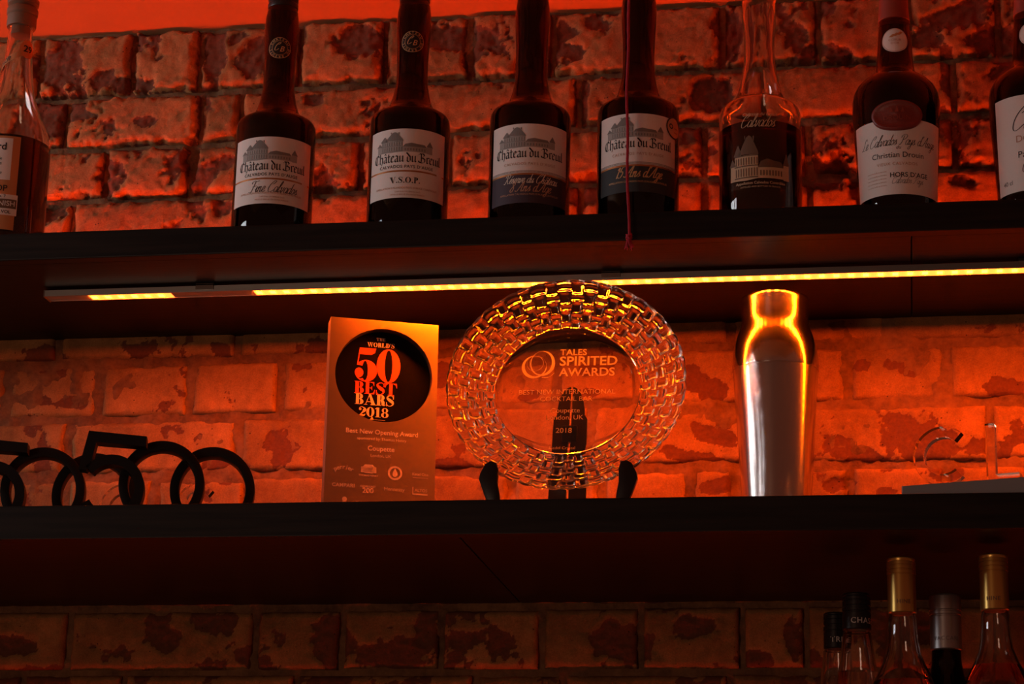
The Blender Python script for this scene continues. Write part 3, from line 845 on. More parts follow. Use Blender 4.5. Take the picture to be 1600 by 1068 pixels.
def script(s, slant=.38, w=.13):
    o = Flat(); x = 0
    for ch in s:
        if ch == ' ': x += .45; continue
        acc = {'é': 'e', 'â': 'a'}.get(ch)
        adv, st = SC[acc or ch]
        st = list(st)
        if ch == 'é': st.append([(.25, 1.25), (.42, 1.5)])
        if ch == 'â': st.append([(.12, 1.2), (.32, 1.45), (.5, 1.2)])
        for p in st:
            q = smooth_pts(p, 4) if len(p) > 2 else np.array(p)
            q = [(x + a + b * slant, b) for a, b in q]
            o.nib(q, w, rad(-8), .055)
        x += adv
    return o

# fat-face roman with hairline serifs
def _serif(o, x0, x1, y, up, t=.045): o.rect(x0, y if up else y - t, x1, y + t if up else y)
def didone_glyph(ch, st=.30):
    o = Flat(); h = .045
    def stem(x): o.rect(x, 0, x + st, 1); _serif(o, x - .09, x + st + .09, 0, True); _serif(o, x - .09, x + st + .09, 1, False)
    if ch in '0O':
        rx = .40 if ch == '0' else .46
        o.band2((rx, .5), (rx, .51), (rx, .5), (rx - st, .475)); return o, 2 * rx + .06
    if ch == '1':
        o.rect(.16, 0, .16 + st, 1); _serif(o, .04, .58, 0, True); o.poly([(.16, 1), (.0, .84), (.0, .80), (.16, .88)]); return o, .62
    if ch == '2':
        p = smooth_pts([(.16, .72), (.08, .84), (.32, .99), (.62, .82), (.58, .60), (.30, .30), (.05, .06)], 5)
        n = len(p); o.vstroke(p, [.05 + .27 * math.exp(-((i / n - .60) / .14) ** 2) for i in range(n)])
        o.disc(.17, .74, .13); o.vstroke(smooth_pts([(.04, .08), (.25, .16), (.52, .10), (.70, .26)], 5), [.05] * 4 + [.20] * 8 + [.14, .1, .07, .05]); return o, .80
    if ch == '8':
        o.band2((.38, .745), (.31, .262), (.38, .745), (.12, .225)); o.band2((.38, .265), (.37, .275), (.38, .265), (.13, .235)); return o, .80
    if ch == '5':
        o.poly([(.16, 1.0), (.72, 1.0), (.68, .86), (.56, .80), (.16, .80)]); o.poly([(.16, 1.0), (.19, 1.0), (.13, .50), (.09, .50)])
        o.band2((.40, .315), (.37, .325), (.36, .315), (.10, .29), rad(-128), rad(150))
        o.disc(.165, .25, .145); o.band2((.36, .30), (.345, .31), (.37, .30), (.31, .275), rad(185), rad(275)); return o, .80
    if ch in 'BRPD':
        stem(.09); e = .09 + st
        if ch == 'B':
            o.band2((e + .04, .745), (.30, .255), (e + .04, .745), (.05, .21), -PI / 2, PI / 2); o.band2((e + .04, .265), (.36, .265), (e + .04, .265), (.07, .22), -PI / 2, PI / 2)
            o.rect(e - .02, .955, e + .05, 1); o.rect(e - .02, .485, e + .05, .53); o.rect(e - .02, 0, e + .05, .045); return o, e + .46
        if ch in 'RP':
            o.band2((e + .04, .735), (.33, .265), (e + .04, .735), (.06, .22), -PI / 2, PI / 2); o.rect(e - .02, .955, e + .05, 1); o.rect(e - .02, .47, e + .05, .515)
            if ch == 'R': o.vstroke(smooth_pts([(e + .08, .48), (e + .23, .36), (e + .27, .10), (e + .40, .03), (e + .46, .12)], 4), [.12] + [.27] * 8 + [.16, .1, .06, .05, .04, .04, .04, .04])
            return o, e + (.50 if ch == 'R' else .42)
        o.band2((e + .02, .5), (.48, .5), (e + .02, .5), (.19, .455), -PI / 2, PI / 2); o.rect(e - .02, .955, e + .03, 1); o.rect(e - .02, 0, e + .03, .045); return o, e + .56
    if ch in 'EL':
        stem(.09); e = .09 + st
        if ch == 'E':
            o.rect(e, .955, e + .40, 1); o.poly([(e + .40, 1), (e + .12, .97), (e + .30, .88), (e + .37, .66), (e + .40, .66)])
            o.rect(e, .48, e + .22, .52); o.poly([(e + .24, .70), (e + .10, .50), (e + .24, .30)])
        o.rect(e, 0, e + .42, .045); o.poly([(e + .42, 0), (e + .46, .38), (e + .43, .38), (e + .32, .12), (e + .08, .03)]); return o, e + .52
    if ch == 'H':
        stem(.09); stem(.60); o.rect(.3, .48, .7, .52); return o, 1.05
    if ch == 'T':
        o.rect(.30, 0, .30 + st, 1); _serif(o, .20, .70, 0, True); o.rect(.0, .955, .90, 1)
        o.poly([(.0, 1), (-.03, .62), (.0, .62), (.08, .86), (.30, .97)]); o.poly([(.90, 1), (.60, .97), (.82, .86), (.90, .62), (.93, .62)]); return o, .96
    if ch == 'S':
        p = smooth_pts([(.66, .80), (.52, .965), (.28, .96), (.12, .78), (.30, .58), (.56, .40), (.62, .20), (.42, .025), (.18, .05), (.06, .24)], 5)
        n = len(p); o.vstroke(p, [.045 + (st - .03) * math.exp(-((i / n - .48) / .17) ** 2) for i in range(n)])
        o.poly([(.66, 1), (.62, .66), (.69, .66), (.70, 1)]); o.poly([(.05, 0), (.02, .36), (.08, .36), (.12, .0)]); return o, .76
    if ch == 'A':
        o.poly([(.40, 1), (.58, 1), (1.0, 0), (.66, 0)]); o.vstroke([(.47, .97), (.12, .0)], .05); o.rect(.22, .27, .72, .315)
        _serif(o, -.02, .28, 0, True); _serif(o, .56, 1.06, 0, True); return o, 1.06
    if ch == 'V':
        o.poly([(.04, 1), (.38, 1), (.66, .0), (.50, .0)]); o.vstroke([(.57, .03), (.88, 1)], .05); _serif(o, -.04, .46, 1, False); _serif(o, .74, 1.02, 1, False); return o, 1.02
    if ch == 'W':
        for dx in (0, .50): o.poly([(dx + .04, 1), (dx + .34, 1), (dx + .54, .0), (dx + .40, .0)]); o.vstroke([(dx + .46, .03), (dx + .70, 1)], .06)
        _serif(o, -.04, .42, 1, False); _serif(o, .5, .9, 1, False); _serif(o, 1.06, 1.32, 1, False); return o, 1.34
    if ch == '.': o.disc(.12, .10, .10); return o, .28
    if ch == "'": o.poly([(.04, 1), (.22, 1), (.12, .66), (.08, .66)]); return o, .26
    return o, .3
def didone(s, st=.30, gap=.03):
    o = Flat(); x = 0
    for ch in s:
        if ch == ' ': x += .35; continue
        g, adv = didone_glyph(ch, st); o.add(g.v, g.f, x, 0); x += adv + gap
    return o

def chateau(dark, mid, x, y, w, h):
    """engraved view of a half-timbered mansion: shapes into two tones"""
    X = lambda t: x + (t - .5) * w
    Z = lambda t: y + t * h
    P = lambda o, *p: o.poly([(X(a), Z(b)) for a, b in p])
    P(dark, (.14, .58), (.20, .66), (.30, .96), (.34, 1.0), (.38, .96), (.47, .66), (.49, .56))            # main roof
    P(dark, (.08, .56), (.15, .78), (.17, .80), (.22, .60), (.22, .54))                                    # left turret roof
    P(mid, (.10, .0), (.10, .56), (.48, .56), (.48, .02), (.30, -.02))
    P(mid, (.02, .0), (.02, .34), (.10, .34), (.10, .0)); P(dark, (.0, .34), (.06, .52), (.12, .34))
    P(dark, (.48, .26), (.52, .40), (.62, .46), (.72, .42), (.84, .40), (.88, .28)); P(mid, (.48, .02), (.48, .26), (.90, .28), (.90, .02))
    P(dark, (.87, .34), (.93, .62), (.99, .34)); P(mid, (.88, .0), (.88, .34), (.98, .34), (.98, .0))
    for k in range(9):
        a = .12 + k * .042
        P(dark, (a, .34), (a, .50), (a + .016, .50), (a + .016, .34)); P(dark, (a, .08), (a, .26), (a + .016, .26), (a + .016, .08))
    for k in range(8):
        a = .51 + k * .046
        P(dark, (a, .08), (a, .20), (a + .02, .20), (a + .02, .08))
    for b in (.30, .04, .53): P(dark, (.10, b), (.10, b + .025), (.48, b + .025), (.48, b))
    P(dark, (.40, .9), (.40, .98), (.42, .98), (.42, .85)); P(dark, (.27, .92), (.27, 1.0), (.285, 1.0), (.285, .92))

# ------------------------------------------------------------------ bottles
def prof_r(prof):
    hs = np.array([p[1] for p in prof]); rs = np.array([p[0] for p in prof])
    o = np.argsort(hs, kind='stable')
    return lambda h: float(np.interp(h, hs[o], rs[o]))
def wrap(rf, off, h0=0, a0=0.0):
    """lay flat x (arc length), y (height) on a bottle; the front faces -Y"""
    def f(x, y):
        r = rf(h0 + y); a = a0 + x / r
        return ((r + off) * math.sin(a), -(r + off) * math.cos(a), h0 + y)
    f.curved = True
    return f
def patch(o, x0, x1, y0, y1, n=40, m=6, shape=None):
    xs = np.linspace(x0, x1, n); ys = np.linspace(y0, y1, m)
    v = []; 
    for a in xs:
        for b in ys: v.append((a, b))
    f = [(i * m + j, (i + 1) * m + j, (i + 1) * m + j + 1, i * m + j + 1) for i in range(n - 1) for j in range(m - 1)]
    return o.add(v, f)
def smooth_prof(p, n=5):
    return [tuple(q) for q in smooth_pts(p, n)]

BREUIL = [(.030, .0006), (.0440, .0), (.0466, .0016), (.0474, .005), (.0474, .08), (.0474, .138), (.0468, .1435), (.0445, .1480), (.0395, .1515), (.0330, .1545), (.0285, .1585), (.0250, .1650),
          (.0218, .1760), (.0194, .1890), (.0186, .2000), (.0185, .2150), (.0190, .2350), (.0202, .2560), (.0206, .2700), (.0200, .2840), (.0185, .2940), (.0172, .2985), (.0165, .302), (.0160, .312)]
UPZ = 2.3692
def face_angle(x, y, delta=0): return math.atan2(.48 - x, 2.75 + y) + rad(delta)

def breuil(x, label, delta, kind, collar='blackfoil'):
    y = -.262
    t = thing('calvados_bottle', label, 'bottle', (x, y, UPZ), face_angle(x, y, delta), 'dumpy calvados bottles with mansion labels')
    MB().lathe(BREUIL, 72).build('glass_body', M['brown_glass'], t, smooth=True, autosmooth=1.0)
    cap = [(.0162, .2975), (.0180, .2975), (.0184, .2990), (.0184, .3030), (.0176, .3040), (.0176, .3065), (.0182, .3075), (.0182, .335), (.017, .338), (.004, .3385)]
    MB().lathe(cap, 48).build('cap', M[collar], t, smooth=True, autosmooth=.6)
    rf = prof_r(BREUIL)
    top, bot = {'fine': (.1150, .0320), 'vsop': (.1180, .0330), 'eight': (.1180, .0215), 'fifteen': (.1250, .0300)}[kind]
    hw = .0515 if kind != 'fine' else .0535
    F = wrap(rf, .00014); F2 = wrap(rf, .00026); F3 = wrap(rf, .00038)
    split = {'eight': .0560, 'fifteen': .0615}.get(kind)
    lb = patch(Flat(), -hw, hw, split or bot, top).build('label', M['paper'], t, F)
    if split:
        lb2 = patch(Flat(), -hw, hw, bot, split).build('lower_label', M['purple' if kind == 'eight' else 'teal'], t, F)
        patch(Flat(), -hw, hw, split - .0006, split + .0016, m=2).build('gold_band', M['copper'], lb2, F2)
        ln = Flat(); patch(ln, -hw, hw, split + .0042, split + .0046, m=2); patch(ln, -hw, hw, split + .0022, split + .0026, m=2)
        for k in range(70): ln.rect(-hw + .0015 * k, split + .0026, -hw + .0015 * k + .0006, split + .0042)
        ln.build('border_pattern', M['greyink'], lb2, F2)
    else:
        patch(Flat(), -hw, hw * .74, top - .0532, top - .0512, m=2).build('copper_band', M['copper'], lb, F2)
        patch(Flat(), hw * .92, hw, top - .0532, top - .0512, m=2).build('copper_band', M['copper'], lb, F2)
    # engraving and name, hung from the top of the label
    dk, md = Flat(), Flat()
    chateau(dk, md, -.004, top - .0290, .072, .0250)
    md.build('mansion_engraving', M['midink'], lb, F2); dk.build('mansion_engraving', M['greyink'], lb, F3)
    ink = blackletter('Château du Breuil').fit(.086, 0, top - .0412)
    if not split: ink.text('CALVADOS PAYS D’AUGE', -.001, top - .0485, width=.066, bold=.012, spacing=1.12)
    if kind == 'fine': ink.join(script('Fine Calvados', w=.11).fit(.060, .003, .0462))
    if kind == 'vsop': ink.join(didone('V.S.O.P.', st=.22, gap=.05).fit(.036, -.002, .0510))
    ink.build('lettering', M['ink'], lb, F3)
    fine = Flat()
    if split:
        fine.text('CALVADOS PAYS D’AUGE', 0, top - .0505, width=.062, bold=.0, spacing=1.2)
        fine.build('lettering', M['tanink'], lb, F3)
        wl = Flat(); gl = Flat()
        if kind == 'eight':
            wl.join(script('Réserve du Château', w=.13).fit(.066, .002, .0455)); gl.join(script('8 Ans d\'Age', w=.16).fit(.050, .002, .0350))
            wl.build('lettering', M['cream'], lb2, F3)
        else:
            gl.join(script('15 Ans d\'Age', w=.18).fit(.056, .002, .0475))
        gl.text('APPELLATION CALVADOS PAYS D’AUGE CONTRÔLÉE', 0, .0310 if kind == 'eight' else .0415, width=.072, bold=.01)
        gl.build('lettering', M['tanink'] if kind == 'eight' else M['goldink'], lb2, F3)
    else:
        fine.text('APPELLATION CALVADOS PAYS D’AUGE CONTRÔLÉE', 0, .0440, width=.078, bold=.01)
        fine.text('CHÂTEAU DU BREUIL S.A.S.', .002, .0395, width=.030); fine.text('14130 LE BREUIL EN AUGE FRANCE', .002, .0360, width=.040)
        fine.build('lettering', M['tanink'], lb, F3)
        if kind == 'vsop':
            Flat().ring(.036, .0485, .0085, .0081).ring(.036, .0485, .0062, .0059).build('watermark_ring', M['etch'], lb, F2)
    if kind in ('fine', 'vsop'):                     # round seal on the neck
        s = Flat(); s.ring(0, .2395, .0134, .0128, 40); s.ring(0, .2395, .0092, .0088, 40)
        for k, ch in enumerate('CHATEAU·DU BREUIL·'):
            if ch == ' ': continue
            a = PI / 2 - (k - 3) * 2 * PI / 18
            v, f = text2d(ch, size=.0040, bold=.02); s.add(v, f, .0098 * math.cos(a), .2395 + .0098 * math.sin(a), rot=a - PI / 2)
        s.join(script('C', w=.2).fit(.008, -.0022, .2365)); s.text('B', .0030, .2350, size=.0095, shear=.3, bold=.01)
        fn = wrap(rf, .0009)
        sb = Flat().disc(0, .2395, .0137, 32).build('neck_seal', M['blackfoil'], t, wrap(rf, .0005))
        s.build('seal_print', M['goldink'], sb, fn)
    if kind == 'fifteen':                            # round medal sticker on the shoulder of the label
        c = (hw * .93, .1150)
        sb = Flat().disc(*c, .0135, 32).build('medal_sticker', M['blackfoil'], t, wrap(rf, .0010))
        Flat().disc(*c, .0118, 32).build('medal_face', M['enamel'], sb, wrap(rf, .0013))
        s = Flat().text('O', c[0] - .006, c[1] - .002, size=.0085, bold=.03); s.text('spirits', c[0] + .004, c[1] - .001, width=.008); s.text('award', c[0] + .003, c[1] - .006, width=.007)
        s.build('lettering', M['ink'], sb, wrap(rf, .0016))
    # paper label at the back of the bottle
    patch(Flat(), -.040, .040, .030, .110).build('back_label', M['paper'], t, wrap(rf, .0003, a0=PI))
    return t

breuil(-.2435, 'dumpy dark calvados bottle with flowing script under a copper band, leftmost mansion label', -4, 'fine')
breuil(-.0800, 'dumpy dark calvados bottle with bold black initials on an all-cream mansion label', -3, 'vsop')
breuil(.0640, 'dumpy dark calvados bottle with a violet lower label reading 8 Ans', 0, 'eight', 'silver')
breuil(.1910, 'dumpy dark calvados bottle with a green lower label, behind the red cord', 0, 'fifteen')

def shell(prof, th, floor=.006):
    inner = [(max(r - th, .001), h) for r, h in prof if h > floor + .002]
    return prof + [(inner[-1][0], prof[-1][1])] + inner[::-1][1:] + [(inner[0][0], floor), (.002, floor)]

def clear_bottle():
    x, y = .3320, -.262
    t = thing('clear_calvados_bottle', 'clear glass bottle part full of dark spirit, printed with a tan mansion', 'bottle', (x, y, UPZ), face_angle(x, y, 0))
    p = [(.030, .0010), (.0425, .0), (.0455, .002), (.0470, .006), (.0472, .06), (.0472, .125), (.0468, .1330), (.0450, .1390), (.0410, .1435), (.0350, .1470), (.0300, .1515), (.0262, .1590), (.0232, .1700),
         (.0205, .1830), (.0184, .1980), (.0174, .2130), (.0178, .2280), (.0190, .2440), (.0198, .2620), (.0198, .2800), (.0188, .2960), (.0172, .3060), (.0165, .316)]
    MB().lathe(shell(p, .0028), 72, cap=False).build('glass_body', M['clear'], t, smooth=True, fix=True, autosmooth=1.0)
    rf = prof_r(p); lv = .1110
    lq = [(.001, .0065)] + [(rf(h) - .0026, h) for h in np.linspace(.0066, lv - .001, 12)] + [(rf(lv) - .0026, lv + .0005), (rf(lv) - .0040, lv), (.001, lv)]
    MB().lathe(lq, 72).build('spirit', M['amber'], t, smooth=True, fix=True, autosmooth=1.0)
    MB().lathe([(.012, .300), (.0160, .300), (.0160, .3165), (.0190, .317), (.0190, .335), (.004, .336)], 40).build('stopper', M['blackfoil'], t, smooth=True, autosmooth=.6)
    dk, md = Flat(), Flat(); chateau(dk, md, -.001, .0400, .074, .0530)
    a = md.build('mansion_print', M['enamel'], t, wrap(rf, .0003)); dk.build('mansion_print_lines', M['enamel2'], a, wrap(rf, .0006))
    s = script('Calvados', w=.11).fit(.040, -.002, .1030); s.text('Château du Breuil', 0, .1165, width=.040, shear=.2)
    s.text('Appellation Calvados Contrôlée', 0, .0345, width=.058, bold=.012); s.text('DISTILLED AND BOTTLED IN FRANCE', 0, .0305, width=.046)
    s.build('lettering', M['enamel'], t, wrap(rf, .0003))
clear_bottle()

DROUIN = [(.028, .001), (.0395, .0), (.0420, .0022), (.0430, .006), (.0440, .030), (.0462, .070), (.0486, .110), (.0496, .130), (.0495, .1420), (.0478, .1520), (.0440, .1600), (.0385, .1665), (.0320, .1715),
          (.0258, .1760), (.0222, .1805), (.0212, .1880), (.0206, .1960), (.0194, .2120), (.0180, .2320), (.0170, .2440), (.0160, .262), (.0150, .290)]
def drouin(x, label, delta, full):
    y = -.262
    t = thing('brandy_bottle', label, 'bottle', (x, y, UPZ), face_angle(x, y, delta), 'round-shouldered bottles at the right end')
    MB().lathe(DROUIN, 72).build('glass_body', M['drouin_glass'], t, smooth=True, autosmooth=1.0)
    rf = prof_r(DROUIN)
    MB().lathe([(rf(.243) + .0003, .2430), (rf(.243) + .0009, .2434), (rf(.262) + .0008, .262), (.0158, .290), (.0160, .300), (.0155, .325), (.004, .326)], 48).build('capsule', M['redcap'], t, smooth=True, autosmooth=.6)
    hw = .0600 if full else .0560
    top = .1050 if full else .128
    lb = patch(Flat(), -hw, hw, .0175, top, 44, 10).build('label', M['paper'], t, wrap(rf, .0003))
    F3 = wrap(rf, .0005)
    s = Flat()
    if full:
        s.join(script('Le Calvados Pays d\'Auge', w=.10).fit(.094, .000, .0745))
        s.text('du', .0, .0700, size=.0060, shear=.3)
        s.text('Christian Drouin', -.001, .0605, width=.060, bold=.004)
        s.text('HORS D’AGE', .012, .0375, width=.044, bold=.012)
        s.join(script('Calvados Pays', w=.07).fit(.036, .010, .0300))
        s.build('lettering', M['ink'], lb, F3)
        f = Flat().text('VIEUX CALVADOS', -.002, .0515, width=.046, spacing=1.2)
        for k in range(5): f.text('mis en bouteille au domaine', -.026, .0440 - .004 * k, width=.024)
        f.build('lettering', M['tanink'], lb, F3)
        sl = MB()
        pts = np.linspace(0, 2 * PI, 48, endpoint=False)
        def W2(u, v, off): 
            r = rf(v); return ((r + off) * math.sin(u / r), -(r + off) * math.cos(u / r), v)
        c = (-.001, .1090)
        rings = [(.0, .0030), (.55, .0032), (.80, .0030), (.84, .0044), (.95, .0042), (1.0, .0004)]
        vs = []; 
        for k, off in rings:
            for a in pts: vs.append(W2(c[0] + .0290 * k * math.cos(a) * (1 + .02 * math.sin(3 * a)), c[1] + .0185 * k * math.sin(a) * (1 + .03 * math.cos(2 * a)), off))
        fs = [(i * 48 + j, i * 48 + (j + 1) % 48, (i + 1) * 48 + (j + 1) % 48, (i + 1) * 48 + j) for i in range(len(rings) - 1) for j in range(48)]
        sl.add(vs, fs)
        wx = sl.build('wax_seal', M['redwax'], t, smooth=True)
        e = Flat().text('DROUIN', c[0], c[1] - .006, width=.028, bold=.01)
        for k in (-1, 0, 1): e.poly([(c[0] + k * .006 - .002, c[1] + .003), (c[0] + k * .006, c[1] + .011 - abs(k) * .002), (c[0] + k * .006 + .002, c[1] + .003)])
        e.build('seal_relief', M['redcap'], wx, wrap(rf, .0040))
    else:
        s.join(script('Calvados', w=.09).fit(.070, .004, .0880)); s.text('Pays d’Auge', 0, .0560, width=.050); s.join(script('Calvados', w=.08).fit(.050, .004, .0390)); s.text('40 cl', -.040, .0270, size=.0070)
        s.build('lettering', M['ink'], lb, F3)
        Flat().text('DOMAINE', -.002, .0740, width=.050).build('lettering', M['tanink'], lb, F3)
    # round sticker on the neck
    cy = .2130
    st_ = Flat().disc(0, cy, .0150, 36, 1.03).build('neck_sticker', M['paper'], t, wrap(rf, .0006))
    lf = Flat()
    for dx, dy, r in ((-.003, .006, .4), (.001, .0075, .3), (.005, .009, .3)):
        lf.poly([(dx - .004, cy + dy - .002), (dx, cy + dy - .0025), (dx + .004, cy + dy + .001), (dx + .001, cy + dy + .002)])
    lf.build('leaf_print', M['orange'], st_, wrap(rf, .0010))
    Flat().text('COEUR', 0, cy - .001, width=.014).text('D’OR', 0, cy - .005, width=.009).ring(0, cy, .0142, .0138, 36, 1.03).build('lettering', M['tanink'], st_, wrap(rf, .0010))
drouin(.4870, 'round-shouldered brown bottle with a red wax seal and cream script label', 2, True)
drouin(.6400, 'round-shouldered dark bottle with a tall cream label, at the right picture edge', 8, False)

def amber_decanter():
    x, y = -.5770, -.262
    t = thing('clear_spirit_bottle', 'clear bottle of amber spirit with a wooden stopper and orange label, far left', 'bottle', (x, y, UPZ), face_angle(x, y, -22))
    p = [(.030, .001), (.0440, .0), (.0470, .002), (.0485, .006), (.0485, .06), (.0484, .128), (.0470, .1400), (.0440, .1510), (.0390, .1630), (.0330, .1760), (.0270, .1910), (.0222, .2080), (.0195, .2250), (.0176, .2430), (.0160, .2600), (.0148, .2780), (.0145, .2900)]
    MB().lathe(shell(p, .0026), 72, cap=False).build('glass_body', M['clear'], t, smooth=True, fix=True, autosmooth=1.0)
    rf = prof_r(p); lv = .1330
    lq = [(.001, .0065)] + [(rf(h) - .0024, h) for h in np.linspace(.0066, lv - .001, 12)] + [(rf(lv) - .0024, lv + .0005), (rf(lv) - .0038, lv), (.001, lv)]
    MB().lathe(lq, 72).build('spirit', M['amber'], t, smooth=True, fix=True, autosmooth=1.0)
    MB().lathe([(.0100, .2790), (.0118, .2800), (.0118, .2905), (.0175, .2908), (.0180, .2930), (.0180, .3050), (.0172, .3060), (.0190, .3080), (.0192, .3140), (.0178, .3165), (.0150, .3185), (.0190, .3210), (.0195, .3270), (.015, .330), (.003, .331)], 48) \
        .build('stopper', M['cork'], t, smooth=True, autosmooth=.6)
    lb = patch(Flat(), -.045, .030, .0120, .1300).build('label', M['orange'], t, wrap(rf, .0003))
    pn = patch(Flat(), -.042, .021, .0740, .1270).build('label_panel', M['paper'], lb, wrap(rf, .0006))
    Flat().text('Gaillard', -.006, .1120, width=.040, bold=.012).text('Calvados de', -.004, .0990, width=.028).text('Champagne', -.004, .0930, width=.028).text('Pays d’Auge', -.004, .0810, width=.030, shear=.2) \
        .build('lettering', M['ink'], pn, wrap(rf, .0010))
    Flat().text('VSOP', .006, .0600, width=.026, bold=.01).build('lettering', M['ink'], lb, wrap(rf, .0007))
    bd = patch(Flat(), -.040, .032, .0300, .0560).build('finish_band', M['paper'], lb, wrap(rf, .0006))
    patch(Flat(), -.038, .031, .0385, .0500, m=3).build('band_field', M['enamel2'], bd, wrap(rf, .0009))
    Flat().text('CASK FINISH', .004, .0415, width=.050, bold=.015).build('lettering', M['paper'], bd, wrap(rf, .0013))
    Flat().text('No. 7', .012, .0515, width=.012, bold=.01).text('40% VOL', .014, .0320, width=.022, bold=.01).build('lettering', M['ink'], bd, wrap(rf, .0013))
    # slanting neck ribbon with an oval medallion
    rb = Flat()
    xs = np.linspace(-.030, .014, 24); rb.add([(a, .2250 + (a + .03) * .55) for a in xs] + [(a, .2340 + (a + .03) * .55) for a in xs], [(i, i + 1, 25 + i, 24 + i) for i in range(23)])
    r_ = rb.build('neck_ribbon', M['orange'], t, wrap(rf, .0004))
    Flat().disc(.017, .2580, .0125, 28, .85).build('neck_medallion', M['orange'], r_, wrap(rf, .0007))
    Flat().text('VSOP', -.010, .2375, rot=.45, width=.020, bold=.01).text('29', .017, .2540, width=.012, bold=.02).build('lettering', M['ink'], r_, wrap(rf, .0011))
amber_decanter()

# ------------------------------------------------------------------ red cord in front of the upper shelf
def cord():
    t = thing('hanging_cord', 'thin red braided cord hanging in front of the upper shelf', 'cord', (.1905, -.338, 2.325))
    m = MB()
    n = 220
    for ph in (0, 2 * PI / 3, 4 * PI / 3):
        pts = []
        for i in range(n):
            z = .012 + i / (n - 1) * .445
            sway = -.0035 * math.sin((z - .012) * 9) - (.006 if z > .18 else .006 * z / .18) * 0 + .0006 * math.sin(z * 60)
            a = z * 900 + ph
            pts.append((sway + .00095 * math.cos(a), .00095 * math.sin(a), z))
        m.tube(pts, .0011, 5)
    m.build('braid', M['cord'], t, smooth=True)
    k = MB()
    for i in range(3):
        pts = [(.0026 * math.cos(a + i), .0026 * math.sin(a + i), .009 + .0016 * i + .001 * math.sin(2 * a)) for a in np.linspace(0, 2 * PI, 12)]
        k.tube(pts, .0014, 5)
    k.build('knot', M['cord'], t, smooth=True)
    f = MB(); rr = random.Random(2)
    for i in range(9):
        a = i * 2 * PI / 9
        f.tube([(.001 * math.cos(a), .001 * math.sin(a), .009), (.003 * math.cos(a), .003 * math.sin(a), .003), (.0048 * math.cos(a) + rr.uniform(-.001, .001), .0035 * math.sin(a), -.003 + rr.uniform(-.002, .002))], .0007, 4)
    f.build('frayed_end', M['cord'], t)
cord()

# ------------------------------------------------------------------ lower shelf
LOZ = 2.0232

